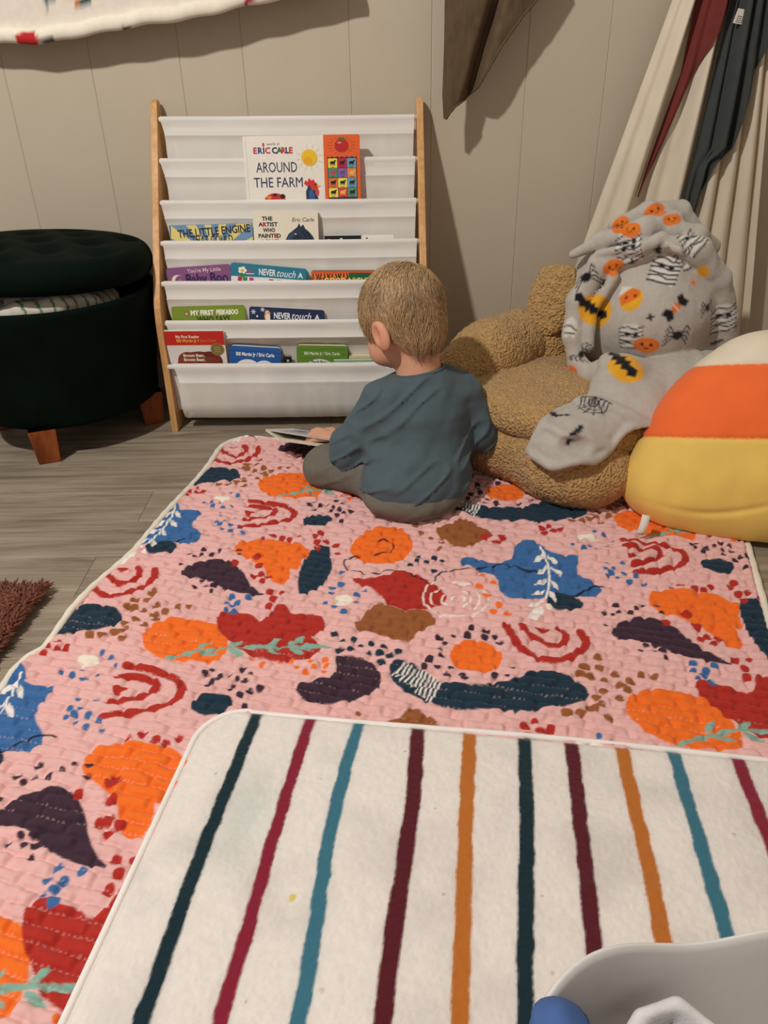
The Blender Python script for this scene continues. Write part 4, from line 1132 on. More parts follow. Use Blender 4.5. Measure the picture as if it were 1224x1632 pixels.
# sound strip: a plastic part of that book
def sound_strip(book, w0, h):
    w = 0.084
    x0 = w0 / 2 + 0.0005
    st = MB().prism([(x + x0 + w / 2, z) for x, z in rounded_rect(w, h + 0.001, 0.003)], 1, -0.011, 0.009).build('button_strip', mat('strip_orange', lin(232, 96, 36), rough=0.35, var=0.03, spec=0.5), book)
    st['label'] = 'orange plastic button strip'
    yf = -0.0111
    m = MB()
    def pg(pts, rgb, k):
        m.add([(x0 + a, yf - 0.00004 * k, h / 2 - d) for a, d in pts], [list(range(len(pts)))], lin(*rgb))
    for a in range(0, 360, 20):
        c_, s_ = math.cos(R(a)), math.sin(R(a))
        pg([(0.042 + 0.023 * c_ - 0.0006 * s_, 0.0225 - 0.016 * s_ - 0.0006 * c_), (0.042 + 0.036 * c_, 0.0225 - 0.021 * s_), (0.042 + 0.023 * c_ + 0.0006 * s_, 0.0225 - 0.016 * s_ + 0.0006 * c_)], (120, 44, 24), 1)
    ap = [(0.042 + 0.0165 * math.cos(t) * (1 - .12 * math.sin(-t)), 0.024 - 0.0145 * math.sin(t) + 0.0014 * math.cos(2 * t)) for t in np.linspace(0, 6.28, 24)[:-1]]
    pg(ap, (186, 34, 36), 3)
    pg([(0.042 + 0.005 * math.cos(t) - 0.005, 0.017 - 0.0026 * math.sin(t)) for t in np.linspace(0, 6.28, 10)[:-1]], (226, 120, 110), 4)
    pg([(0.032, 0.011), (0.037, 0.0055), (0.048, 0.0065), (0.051, 0.0100), (0.042, 0.0120)], (70, 110, 40), 5)
    pg([(0.0075, 0.051)] + [(0.0075 + 0.069 * i / 12, 0.0465 + (0.0018 if i % 2 else -0.0012)) for i in range(13)] + [(0.0765, 0.15), (0.0075, 0.15)], (60, 40, 60), 2)
    m.build('strip_print', print_mat, st, False, True)
    cols = [(236, 216, 80), (196, 40, 70), (110, 160, 186), (80, 140, 104), (138, 104, 160), (226, 140, 66), (222, 120, 70), (240, 224, 90), (110, 160, 190), (240, 220, 90), (214, 70, 80), (96, 146, 116)]
    for r_ in range(4):
        for c_ in range(3):
            k = r_ * 3 + c_
            xa = x0 + 0.0090 + c_ * 0.0222
            za = h / 2 - 0.0500 - r_ * 0.0212
            cm = mat('button_%d_%d_%d' % cols[k], lin(*cols[k]), rough=0.35, var=0.02)
            bt = MB().box((xa, yf - 0.0012, za - 0.0205), (xa + 0.0215, yf - 0.0002, za), bev=0.0004).build('picture_button', cm, st)
            mm = MB()
            bx, bz = xa + 0.0107, za - 0.009
            ink = (34, 26, 30) if k not in (3, 4, 5, 10) else [(200, 60, 90), (110, 70, 150), (236, 180, 110), (240, 190, 70)][(3, 4, 5, 10).index(k)]
            def P_(pts, rgb, lift):
                mm.add([(bx + a * 1.55, yf - 0.0013 - lift, bz + e * 1.12) for a, e in pts], [list(range(len(pts)))], lin(*rgb))
            P_([(0.0042 * math.cos(t), 0.0030 * math.sin(t)) for t in np.linspace(0, 6.28, 12)[:-1]], ink, 0)
            for lx in (-0.0032, -0.0012, 0.0012, 0.0030):
                P_([(lx - .0005, -0.0055), (lx + .0005, -0.0055), (lx + .0005, 0), (lx - .0005, 0)], ink, 0.00005)
            P_([(0.0025, 0.001), (0.0052, 0.0028), (0.0050, 0.0048), (0.0030, 0.0046), (0.0015, 0.0020)], ink, 0.0001)
            P_([(-0.003, -0.0090), (0.003, -0.0090), (0.003, -0.0080), (-0.003, -0.0080)], (70, 50, 50), 0.0001)
            o = mm.build('button_picture', print_mat, st, False, True)
sound_strip(bk, b.w, b.h)

# second row
b = Book('picture_book', 'blue and yellow rayed picture book beside the cream horse book', -0.493, -0.297, 0.4715, 3, 0.098, 0.006, -0.6, (112, 146, 176), r=0.001, hard=True)
cx, cd = 0.10, 0.075
for k in range(-6, 7):
    a = R(90 + k * 26)
    a2 = R(90 + k * 26 + 13)
    L = 0.20
    pts = [(cx, cd)]
    for aa in (a, a2):
        dx, dd = math.cos(aa), -math.sin(aa)
        tm = min([t for t in ((0.001 - cx) / dx if dx < 0 else (b.w - 0.001 - cx) / dx if dx > 0 else 9, (0.001 - cd) / dd if dd < 0 else (0.097 - cd) / dd if dd > 0 else 9) if t > 0])
        pts.append((cx + dx * tm, cd + dd * tm))
    if math.hypot(pts[1][0] - pts[2][0], pts[1][1] - pts[2][1]) < 0.12:
        b.poly(pts, (226, 208, 126))
b.text('THE LITTLE ENGINE', 0.019, 0.0285, 0.0245, (44, 40, 48), 0.172, 0, 0.0005, 3)
b.text('THAT COULD', 0.050, 0.0430, 0.0260, (44, 40, 48), 0.098, 0, 0.0004)
b.done()
b = Book('picture_book', 'cream book with a dark blue horse head, standing on the second shelf', -0.294, -0.141, 0.4975, 3, 0.124, 0.012, 0.6, (234, 224, 204), r=0.004)
for i, (tx, w_) in enumerate((('THE', 0.025), ('ARTIST', 0.046), ('WHO', 0.029), ('PAINTED', 0.053), ('A BLUE', 0.044))):
    b.text(tx, (0.021, 0.012, 0.022, 0.011, 0.014)[i], 0.0215 + 0.0127 * i, 0.0122, (40, 36, 40), w_, 0, 0.0005)
b.text('R', 0.0225, 0.0342, 0.0122, (206, 60, 40), None, 0, 0.0008).text('E', 0.0485, 0.0596, 0.0122, (206, 60, 40), None, 0, 0.0008)
b.text('Eric Carle', 0.092, 0.0245, 0.0125, (60, 50, 50), 0.052, 0.25)
b.poly([(0.070, 0.086), (0.074, 0.066), (0.082, 0.052), (0.096, 0.042), (0.104, 0.036), (0.108, 0.028), (0.112, 0.036), (0.118, 0.031), (0.122, 0.040), (0.132, 0.048), (0.140, 0.058), (0.146, 0.072), (0.148, 0.086)], (40, 54, 74))
b.poly([(0.090, 0.086), (0.094, 0.062), (0.104, 0.052), (0.112, 0.056), (0.106, 0.070), (0.104, 0.086)], (30, 40, 56)).poly([(0.074, 0.070), (0.080, 0.058), (0.094, 0.047), (0.098, 0.053), (0.088, 0.062), (0.080, 0.074)], (54, 74, 98))
b.stroke([(0.124, 0.046), (0.134, 0.062), (0.138, 0.084)], 0.004, (22, 28, 40)).stroke([(0.115, 0.045), (0.124, 0.062), (0.127, 0.084)], 0.003, (24, 32, 46)).disc(0.099, 0.052, 0.0022, 0.0016, (210, 210, 206))
b.done()
b = Book('board_book', 'black-topped thin book barely showing right of the horse book', -0.128, -0.041, 0.4420, 3, 0.068, 0.009, 0.3, (26, 24, 26), r=0.001)
b.stroke([(0.001, 0.0008), (0.086, 0.0008)], 0.0015, (228, 222, 212)).disc(0.040, 0.011, 0.004, 0.004, (230, 226, 220)).disc(0.010, 0.012, 0.006, 0.003, (220, 220, 216))
b.done()
b = Book('board_book', 'plain white book edge farthest right on the horse book shelf', -0.039, 0.036, 0.4405, 3, 0.066, 0.009, 0.2, (236, 230, 220), r=0.001)
b.disc(0.012, 0.008, 0.002, 0.003, (70, 50, 50))
b.done()

# third row
b = Book('board_book', 'purple board book with a crescent moon at left of its shelf', -0.503, -0.352, 0.3865, 4, 0.094, 0.012, -2.6, (134, 82, 128), r=0.006)
moon = [(0.023 + 0.014 * math.cos(t), 0.033 - 0.0165 * math.sin(t)) for t in np.linspace(R(55), R(305), 16)] + [(0.030 + 0.0125 * math.cos(t), 0.032 - 0.0135 * math.sin(t)) for t in np.linspace(R(290), R(70), 14)]
for i in range(15):
    q = [moon[i], moon[i + 1], moon[len(moon) - 2 - i] if i < 13 else moon[16], moon[len(moon) - 1 - i] if i < 14 else moon[16]]
    b.poly(q, (232, 218, 204))
b.text("You're My Little", 0.049, 0.0135, 0.0125, (226, 190, 206), 0.080, 0, 0.0002)
b.text('Baby Boo', 0.044, 0.0385, 0.0315, (52, 36, 84), 0.100, 0, 0.0008)
b.disc(0.030, 0.028, 0.001, 0.001, (240, 230, 220)).disc(0.138, 0.035, 0.001, 0.001, (240, 230, 220))
b.done()
b = Book('board_book', 'tilted teal board book with flower and white lettering', -0.349, -0.170, 0.3840, 4, 0.100, 0.014, 6.0, (42, 122, 146), r=0.007)
b.poly([(0.002, 0.030), (0.050, 0.0285), (0.090, 0.027), (0.177, 0.026), (0.177, 0.098), (0.002, 0.098)], (232, 228, 224))
b.text('NEVER', 0.067, 0.0220, 0.0200, (236, 238, 236), 0.040, 0, 0.0005)
b.text('touch', 0.110, 0.0225, 0.0235, (236, 238, 236), 0.044, 0.35, 0.0001)
b.text('A', 0.159, 0.0215, 0.0165, (236, 238, 236), None, 0, 0.0005)
for a in range(0, 360, 72):
    b.disc(0.028 + 0.006 * math.cos(R(a)), 0.015 - 0.005 * math.sin(R(a)), 0.0045, 0.004, (240, 236, 224), 10)
b.disc(0.028, 0.016, 0.004, 0.003, (228, 180, 60), 10).poly([(0.020, 0.026), (0.028, 0.020), (0.036, 0.028), (0.026, 0.032)], (60, 130, 60)).poly([(0.040, 0.016), (0.046, 0.012), (0.052, 0.017), (0.044, 0.021)], (200, 60, 70)).stroke([(0.036, 0.022), (0.056, 0.021)], 0.002, (222, 226, 226))
for xx, cc in ((0.018, (186, 40, 80)), (0.030, (60, 130, 70)), (0.045, (190, 60, 130)), (0.092, (180, 40, 90)), (0.112, (80, 140, 90)), (0.140, (230, 130, 60))):
    b.rect(xx, 0.030, xx + 0.010, 0.042, cc)
b.done()
b = Book('board_book', 'orange tiger-striped and green book behind the child\'s head', -0.160, -0.008, 0.3700, 4, 0.080, 0.016, 1.0, (28, 96, 60), r=0.004)
b.rect(0.001, 0.001, 0.088, 0.078, (226, 120, 50)).rect(0.001, 0.0005, 0.151, 0.005, (226, 82, 44))
for k in range(13):
    xx = 0.004 + k * 0.0066
    b.stroke([(xx, 0.006), (xx + 0.003 * math.sin(k * 1.7), 0.014), (xx - 0.002 + 0.005 * math.sin(k), 0.024), (xx + 0.002, 0.034)], 0.0022, (40, 24, 22))
b.text('GOOD NIGHT', 0.030, 0.0320, 0.0230, (236, 214, 120), 0.110, 0, 0.0005)
b.done()

# fourth row
b = Book('board_book', 'olive green board book rearmost behind the peekaboo book', -0.484, -0.312, 0.3085, 5, 0.070, 0.006, 1.0, (96, 128, 36), r=0.006, dy=0.0235)
b.done()
b = Book('board_book', 'mustard yellow board book sandwiched between two green ones', -0.490, -0.314, 0.3055, 5, 0.067, 0.006, 0.2, (214, 164, 50), r=0.006, dy=0.0160, back=(206, 120, 50))
b.done()
b = Book('board_book', 'bright green board book with white peekaboo lettering', -0.497, -0.322, 0.3010, 5, 0.063, 0.014, -0.2, (122, 146, 44), r=0.006)
b.disc(0.035, 0.018, 0.0055, 0.0055, (150, 60, 60)).disc(0.035, 0.018, 0.0035, 0.0035, (222, 176, 140))
b.text('MY FIRST', 0.045, 0.0210, 0.0155, (240, 238, 220), 0.056, 0, 0.0007)
b.text('PEEKABOO', 0.106, 0.0205, 0.0150, (240, 238, 220), 0.053, 0.05, 0.0008)
b.text('WHO SAYS', 0.058, 0.0385, 0.0200, (44, 54, 30), 0.080, 0, 0.0006)
b.done()
b = Book('board_book', 'navy board book with small penguin and snowflakes', -0.311, -0.132, 0.2915, 5, 0.052, 0.013, 4.0, (30, 44, 80), r=0.006)
b.text('NEVER', 0.059, 0.0250, 0.0200, (238, 238, 236), 0.040, 0, 0.0005).text('touch', 0.102, 0.0255, 0.0250, (238, 238, 236), 0.046, 0.35, 0.0001).text('A', 0.156, 0.0235, 0.0165, (238, 238, 236), None, 0, 0.0005)
for fx, fd, rr in ((0.010, 0.012, 0.006), (0.032, 0.006, 0.0055), (0.019, 0.022, 0.0025)):
    for a in (0, 60, 120):
        b.stroke([(fx - rr * math.cos(R(a)), fd - rr * math.sin(R(a))), (fx + rr * math.cos(R(a)), fd + rr * math.sin(R(a)))], 0.0014, (226, 232, 240))
b.disc(0.044, 0.021, 0.0085, 0.0125, (204, 130, 60)).disc(0.0445, 0.023, 0.006, 0.0095, (238, 226, 208)).disc(0.043, 0.012, 0.0055, 0.005, (222, 190, 150)).disc(0.042, 0.012, 0.0008, 0.0008, (20, 20, 24)).disc(0.046, 0.012, 0.0008, 0.0008, (20, 20, 24))
b.poly([(0.050, 0.014), (0.055, 0.020), (0.052, 0.030), (0.050, 0.024)], (28, 30, 44))
b.rect(0.002, 0.030, 0.177, 0.034, (222, 228, 236))
b.done()

# bottom row
b = Book('hardback_book', 'tall red and white reader with a brown bear, leftmost of the bottom row', -0.5125, -0.372, 0.2530, 6, 0.212, 0.008, 0.8, (232, 226, 220), r=0.001, hard=True, dy=-0.003, lean=-7.0)
b.rect(0.0, 0.0, b.w, 0.036, (206, 46, 36))
b.text('My First Reader', 0.026, 0.0175, 0.0100, (244, 226, 216), 0.056, 0, 0.0003)
b.text('Bill Martin Jr /', 0.027, 0.0275, 0.0100, (236, 190, 60), 0.053, 0, 0.0003).text('Eric Carle', 0.083, 0.0275, 0.0100, (200, 120, 50), 0.038, 0, 0.0003)
b.disc(0.075, 0.092, 0.057, 0.040, (122, 52, 30)).disc(0.048, 0.077, 0.026, 0.024, (138, 62, 36)).disc(0.100, 0.078, 0.030, 0.026, (112, 46, 26)).disc(0.096, 0.088, 0.028, 0.022, (130, 58, 34))
b.disc(0.121, 0.047, 0.0165, 0.0160, (150, 130, 74)).disc(0.121, 0.047, 0.0142, 0.0138, (132, 112, 60))
for k in range(3):
    b.rect(0.113, 0.041 + 0.0055 * k, 0.129, 0.0432 + 0.0055 * k, (176, 158, 104))
b.text('Brown Bear,', 0.037, 0.0660, 0.0110, (240, 228, 214), 0.051, 0, 0.0004).text('Brown Bear,', 0.037, 0.0770, 0.0110, (240, 228, 214), 0.051, 0, 0.0004)
b.done()
b = Book('board_book', 'blue board book with white author lettering in the bottom row', -0.364, -0.241, 0.2070, 6, 0.165, 0.016, 4.5, (30, 92, 164), r=0.008, lean=2.0, dy=-0.002)
for k in range(9):
    dd = 0.012 + 0.010 * k
    b.stroke([(0.004, dd), (0.04, dd + 0.003 * math.sin(k)), (0.08, dd - 0.003 * math.cos(k * 2)), (0.119, dd + 0.002)], 0.0018, (26, 76, 146))
b.text('Bill Martin Jr / Eric Carle', 0.016, 0.0225, 0.0120, (240, 240, 236), 0.092, 0, 0.0004)
b.disc(0.044, 0.053, 0.030, 0.022, (232, 230, 226)).disc(0.084, 0.054, 0.026, 0.022, (232, 230, 226)).disc(0.062, 0.085, 0.040, 0.030, (236, 234, 230))
b.poly([(0.020, 0.095), (0.034, 0.080), (0.060, 0.085), (0.058, 0.130), (0.046, 0.134), (0.036, 0.110), (0.024, 0.128)], (232, 230, 226)).poly([(0.074, 0.090), (0.100, 0.085), (0.112, 0.110), (0.104, 0.150), (0.090, 0.150), (0.086, 0.120)], (232, 230, 226))
b.done()
b = Book('board_book', 'small black rounded book wedged beside the blue board book', -0.2375, -0.217, 0.1815, 6, 0.10, 0.010, 4.0, (22, 22, 26), r=0.006, lean=2.0)
b.disc(0.012, 0.011, 0.003, 0.003, (190, 190, 186))
b.done()
b = Book('board_book', 'leaf green board book with a pale panda oval', -0.203, -0.079, 0.2065, 6, 0.165, 0.018, 2.3, (98, 138, 48), r=0.008, lean=2.0, dy=-0.002)
for k in range(9):
    dd = 0.010 + 0.011 * k
    b.stroke([(0.004, dd), (0.05, dd + 0.002 * math.sin(k * 2)), (0.12, dd - 0.001)], 0.0018, (84, 124, 40))
b.text('Bill Martin Jr / Eric Carle', 0.019, 0.0225, 0.0105, (222, 232, 200), 0.086, 0, 0.0003)
b.disc(0.056, 0.080, 0.046, 0.048, (214, 218, 212))
b.text('Panda Bear,', 0.036, 0.0435, 0.0100, (36, 36, 36), 0.038, 0, 0.0004).text('Panda Bear,', 0.036, 0.0525, 0.0100, (36, 36, 36), 0.038, 0, 0.0004)
b.disc(0.034, 0.090, 0.010, 0.011, (30, 30, 32)).disc(0.078, 0.090, 0.010, 0.011, (30, 30, 32)).disc(0.056, 0.116, 0.010, 0.013, (34, 32, 32))
b.done()
b = Book('board_book', 'cream-edged thick board book at right of the panda book', -0.078, -0.004, 0.1780, 6, 0.130, 0.018, 0.5, (222, 206, 172), r=0.003, dy=0.002, lean=2.0)
b.done()
b = Book('board_book', 'thin pale green book lying lowest in the bottom pocket', -0.114, -0.012, 0.1730, 6, 0.120, 0.004, 0.6, (120, 164, 132), r=0.002, dy=-0.0065, lean=2.0)
b.stroke([(0.0, 0.0012), (0.102, 0.0012)], 0.0024, (226, 226, 206))
b.done()

# ================================================================== OTTOMAN
def build_ottoman():
    cx, cy = -0.785, -0.118
    root = empty('storage_ottoman', (cx, cy, 0), 'round dark green velvet storage ottoman with tufted lid ajar', 'ottoman')
    vel = mat('green_velvet', lin(7, 18, 12), rough=0.8, var=0.4, vscale=9, bump=0.1, bscale=300, spec=0.06)
    prof = [(0.0, 0.078), (0.20, 0.078), (0.212, 0.083), (0.217, 0.095), (0.222, 0.15), (0.236, 0.25), (0.246, 0.33), (0.249, 0.345), (0.248, 0.351), (0.243, 0.355), (0.236, 0.352), (0.232, 0.345), (0.230, 0.30), (0.0, 0.298)]
    n = 96
    V = []
    for r, z in prof:
        for k in range(n):
            a = 2 * math.pi * k / n
            rr = r + (0.0015 * math.sin(5 * a) + 0.001 * math.sin(11 * a + 1)) * (r > 0.2)
            V.append((rr * math.cos(a), rr * math.sin(a), z))
    make('drum', V, grid_faces(len(prof), n, True), vel, root)
    # lid: domed cushion with buttons, resting askew
    lid = empty('lid', (0, 0, 0))
    lid.parent = root
    bts = []
    for i in range(-3, 4):
        for j in range(-3, 4):
            x, y = (i + 0.5 * (j % 2)) * 0.118, j * 0.102
            if math.hypot(x, y) < 0.21:
                bts.append((x, y))
    nr, na = 64, 128
    V = []
    B2 = np.array(bts)
    for i in range(nr):
        for k in range(na):
            a = 2 * math.pi * k / na
            t = i / (nr - 1)
            if t < 0.80:
                r = 0.220 * (t / 0.80)
                z = 0.078 - 0.012 * (r / 0.225) ** 2
                d = np.sqrt(((B2 - (r * math.cos(a), r * math.sin(a))) ** 2).sum(1))
                ds = np.sort(d)
                cre = math.exp(-((ds[1] - ds[0]) / 0.010) ** 2) * math.exp(-(ds[0] / 0.05) ** 2)
                z += -0.012 * math.exp(-(ds[0] / 0.022) ** 2) - 0.003 * cre * (r < 0.2) + 0.006 * (1 - math.exp(-(ds[0] / 0.04) ** 2))
            else:
                s = (t - 0.80) / 0.20
                ang = s * math.pi * 0.93
                r = 0.220 + 0.028 * math.sin(ang) * (1 if ang < 1.57 else 1)
                z = 0.036 + 0.036 * math.cos(ang)
                if t > 0.985:
                    r, z = 0.0, 0.0
            V.append((r * math.cos(a), r * math.sin(a), z))
    cu = make('lid_cushion', V, grid_faces(nr, na, True)[:, ::-1], vel, lid)
    bm = MB()
    btn0 = None
    for x, y in bts:
        prof = [(0.0, 0.004), (0.005, 0.0035), (0.008, 0.0015), (0.009, -0.001)]
        if btn0 is None:
            btn0 = MB().lathe(prof, 12).build('tufting_button', vel, lid, True)
            o = btn0
        else:
            o = btn0.copy()
            COL.objects.link(o)
        r = math.hypot(x, y)
        o.location = (x, y, 0.068 - 0.012 * (r / 0.225) ** 2)
    lid.location = (0.004, 0.004, 0.377)
    lid.rotation_euler = (R(-2.0), R(2.5), 0)
    legs = [(0.0, -0.196), (0.190, 0.02), (0.0, 0.2), (-0.196, 0.0)]
    for k, (lx, ly) in enumerate(legs):
        m = MB()
        a = math.atan2(ly, lx) + R(20)
        V = []
        for z, h in ((0.0, 0.023), (0.003, 0.025), (0.08, 0.031), (0.085, 0.031)):
            for q in range(4):
                t = a + math.pi / 4 + q * math.pi / 2
                V.append((lx + h * 1.35 * math.cos(t), ly + h * 1.35 * math.sin(t), z))
        Fs = [[i * 4 + q, i * 4 + (q + 1) % 4, (i + 1) * 4 + (q + 1) % 4, (i + 1) * 4 + q] for i in range(3) for q in range(4)] + [[3, 2, 1, 0]]
        m.add(V, Fs).build('leg', leg_wood, root)
    # cloth stuffed inside
    cr = np.array([cx, cy, 0.0])
    def fn(P):
        Q = P - cr.astype(np.float32)
        d = ell(Q, (0.03, -0.05, 0.33), (0.15, 0.13, 0.040))
        d = smin(d, chain(Q, [(-0.06, -0.175, 0.335), (0.02, -0.195, 0.350), (0.09, -0.170, 0.355), (0.15, -0.12, 0.352)], [0.014, 0.020, 0.022, 0.014]), 0.02)
        d = smin(d, chain(Q, [(-0.02, -0.15, 0.358), (0.06, -0.16, 0.365), (0.13, -0.11, 0.362)], [0.010, 0.013, 0.010]), 0.012)
        return np.maximum(d + 0.004 * vnoise(P, 40), np.linalg.norm(Q[:, :2], axis=1) - 0.226)
    V, Fq = polygonize(fn, (cx - .2, cy - .235, .302), (cx + .22, cy + .10, .385), 0.005)
    V[:, 2] = np.maximum(V[:, 2], 0.3)
    C = np.tile(np.array(lin(214, 204, 190), np.float32), (len(V), 1))
    st = np.sin((V[:, 0] * 0.7 + V[:, 1]) * 210 + 3 * vnoise(V, 20))
    C[st > 0.82] = lin(70, 120, 70)
    C[(vnoise(V, 25, 4) > 0.6)] = lin(190, 140, 90)
    o = make('folded_cloth', V - cr, Fq, mat('stuffed_cloth', attr=True, rough=0.9, var=0.08), None, True, C)
    o.location = cr
    tag(o, 'crumpled white patterned cloth poking out under the ottoman lid', 'cloth')
build_ottoman()

# ================================================================== HANGING CLOTHS
def sheet(name, rows, us, depth, material, parent=None, thick=0.0016, colors=None, origin=(0, 0, 0)):
    """rows: list of (z_left, z_right, x_left, x_right); depth(u,v)-> y ; closed two-sided sheet"""
    V = []
    for v, (zl, zr, xl, xr) in enumerate(rows):
        for u in us:
            t = v / (len(rows) - 1)
            V.append((xl + (xr - xl) * u, depth(u, t, xl + (xr - xl) * u, zl + (zr - zl) * u), zl + (zr - zl) * u))
    V = np.array(V) - np.array(origin)
    nu, nv = len(us), len(rows)
    B = V.copy()
    B[:, 1] += thick
    F1 = grid_faces(nv, nu)[:, ::-1]
    F2 = F1[:, ::-1] + len(V)
    ed = []
    idx = list(range(nu)) + [r * nu + nu - 1 for r in range(1, nv)] + [(nv - 1) * nu + k for k in range(nu - 2, -1, -1)] + [r * nu for r in range(nv - 2, 0, -1)]
    for a, b in zip(idx, idx[1:] + idx[:1]):
        ed.append([a, b, b + len(V), a + len(V)])
    Fq = np.concatenate([F1, F2, np.array(ed)])
    C = None
    if colors is not None:
        c = colors(V + np.array(origin))
        C = np.concatenate([c, c])
    o = make(name, np.concatenate([V, B]), Fq, material, parent, True, C)
    return o

def interp_rows(zs, L, Rr):
    L, Rr = sorted(L, key=lambda p: p[1]), sorted(Rr, key=lambda p: p[1])
    def ex(E, z):
        xs, z_ = [p[0] for p in E], [p[1] for p in E]
        if z > z_[-1]:
            return xs[-1] + (xs[-1] - xs[-2]) / (z_[-1] - z_[-2]) * (z - z_[-1])
        if z < z_[0]:
            return xs[0] + (xs[1] - xs[0]) / (z_[1] - z_[0]) * (z - z_[0])
        return float(np.interp(z, z_, xs))
    return [(z, z, ex(L, z), ex(Rr, z)) for z in zs]

def vn1(*p):
    """single-point version of the value noise"""
    i = [math.floor(c + 100.0) for c in p]
    f = [c + 100.0 - k for c, k in zip(p, i)]
    f = [t * t * (3 - 2 * t) for t in f]
    s = 0.0
    for a in (0, 1):
        for b in (0, 1):
            for c in (0, 1):
                w = (f[0] if a else 1 - f[0]) * (f[1] if b else 1 - f[1]) * (f[2] if c else 1 - f[2])
                s += w * _LATL[(i[0] + a) & 31][(i[1] + b) & 31][(i[2] + c) & 31]
    return s * 2 - 1
_LATL = _LAT.tolist()

def build_towel():
    bx = np.array([-1.15, -0.835, -0.801, -0.753, -0.708, -0.640, -0.556, -0.512, -0.424, -0.351, -0.285, -0.203, -0.05])
    bz = np.array([0.862, 0.848, 0.846, 0.845, 0.849, 0.858, 0.869, 0.875, 0.882, 0.893, 0.906, 0.917, 0.935])
    us = np.linspace(0, 1, 170)
    rows = []
    hem = [(0.0, 0.004), (0.0, 0.0), (0.002, -0.007), (0.008, -0.011), (0.014, -0.011), (0.020, -0.007), (0.0225, -0.002), (0.024, 0.0)]
    V = []
    seq = [(0.4 - 0.37 * i / 24, 0.0) for i in range(24)]
    seq += [(d, o) for d, o in [(0.026, 0.0), (0.024, -0.001), (0.022, -0.006), (0.017, -0.010), (0.011, -0.0115), (0.005, -0.010), (0.001, -0.006), (0.0, 0.0), (0.002, 0.006), (0.01, 0.009)]]
    for up, off in seq:
        for u in us:
            x = -1.15 + 1.10 * u
            zb = float(np.interp(x, bx, bz)) + 0.0015 * math.sin(x * 60)
            hem_r = 0.85 + 0.15 * math.sin(x * 23)
            y_ = 0.082 + 0.010 * math.sin(x * 6 + 1) - 0.012 * math.exp(-up / 0.25) + off * hem_r
            V.append((x, y_, zb + up))
    V = np.array(V)
    P2 = V[:, [0, 2]].astype(np.float32)
    C = np.tile(np.array(lin(226, 214, 200), np.float32), (len(V), 1))
    nh = 24 * len(us)
    C[nh:] = lin(236, 226, 208)
    T1, T2, TN = lin(34, 74, 72), lin(190, 44, 44), lin(206, 170, 120)
    def pp(pts, c, sel=slice(None)):
        sub = C[sel].copy()
        paint(sub, None, sd_poly(P2[sel], pts), c, 0.0015)
        C[sel] = sub
    pp([(-0.798, 0.861), (-0.752, 0.8655), (-0.744, 0.852), (-0.752, 0.838), (-0.796, 0.838)], T2)
    pp([(-0.744, 0.850), (-0.712, 0.856), (-0.705, 0.846), (-0.735, 0.842)], lin(96, 92, 84))
    pp([(-0.722, 0.94), (-0.718, 0.912), (-0.714, 0.909), (-0.712, 0.926), (-0.690, 0.928), (-0.690, 0.945)], T1)
    pp([(-0.69, 0.930), (-0.655, 0.930), (-0.655, 0.945), (-0.69, 0.945)], TN)
    pp([(-0.650, 0.918), (-0.640, 0.908), (-0.612, 0.918), (-0.610, 0.930), (-0.625, 0.934)], T1)
    pp([(-0.656, 0.922), (-0.646, 0.907), (-0.640, 0.915), (-0.648, 0.926)], lin(190, 110, 60))
    pp([(-0.56, 0.862), (-0.545, 0.866), (-0.535, 0.872), (-0.553, 0.873)], lin(120, 80, 60), slice(nh, None))
    pp([(-0.285, 0.898), (-0.270, 0.912), (-0.255, 0.915), (-0.262, 0.930), (-0.276, 0.920)], lin(170, 50, 70))
    V2 = V.copy()
    o = make('hanging_blanket', V - (-0.5, 0.08, 0.86), grid_faces(len(seq), len(us))[:, ::-1], mat('fleece_cream', attr=True, rough=0.95, var=0.05, vscale=60, bump=0.5, bscale=800, sheen=0.1, spec=0.1), None, True, C)
    o.location = (-0.5, 0.08, 0.86)
    md = o.modifiers.new('thickness', 'SOLIDIFY')
    md.thickness = 0.003
    tag(o, 'cream fleece blanket with rolled hem hanging along the wall at top left', 'blanket')
build_towel()

def build_muslin():
    zs = np.concatenate([np.linspace(1.25, 0.92, 10), np.linspace(0.90, 0.677, 36)])
    L = [(0.157, 0.676), (0.153, 0.728), (0.155, 0.814), (0.155, 0.907), (0.150, 1.25)]
    Rr = [(0.161, 0.676), (0.182, 0.702), (0.208, 0.716), (0.235, 0.739), (0.252, 0.769), (0.284, 0.82), (0.329, 0.877), (0.357, 0.904), (0.62, 1.25)]
    rows = interp_rows(zs, L, Rr)
    def depth(u, t, x, z):
        xf = 0.213 + (z - 0.726) * 0.29          # valley of the fold
        d = (x - xf)
        val = 0.040 * math.exp(-((d - 0.004) / 0.013) ** 2)
        y_ = 0.045 + val + (0.02 * np.clip(d, 0, 1) / 0.1) + 0.004 * vn1(x * 18, 1.5, z * 12)
        return min(y_, 0.125) + 0.0015 * vn1(x * 60, 3.1, z * 45)
    root = empty('muslin_cloth', (0.2, 0.09, 0.68), 'taupe muslin cloth hanging to a point in front of the wall', 'cloth')
    m = mat('taupe_muslin', lin(98, 81, 62), rough=0.95, var=0.18, vscale=70, bump=0.6, bscale=420, spec=0.1, stretch=(1, 1, 0.35))
    sheet('muslin_sheet', rows, np.linspace(0, 1, 90), depth, m, root, origin=root.location)
    hem = []
    for zl, zr, xl, xr in rows[8:]:
        hem.append((xr, depth(1, 0, xr, zr) - 0.002, zr))
    hem = np.array(hem) - np.array(root.location)
    MB().tube(hem, 0.0028 + 0.0005 * np.sin(np.arange(len(hem)) * 2.1), 7).build('stitched_hem', mat('taupe_hem', lin(96, 78, 58), rough=0.95, var=0.25, vscale=160), root, True)
build_muslin()

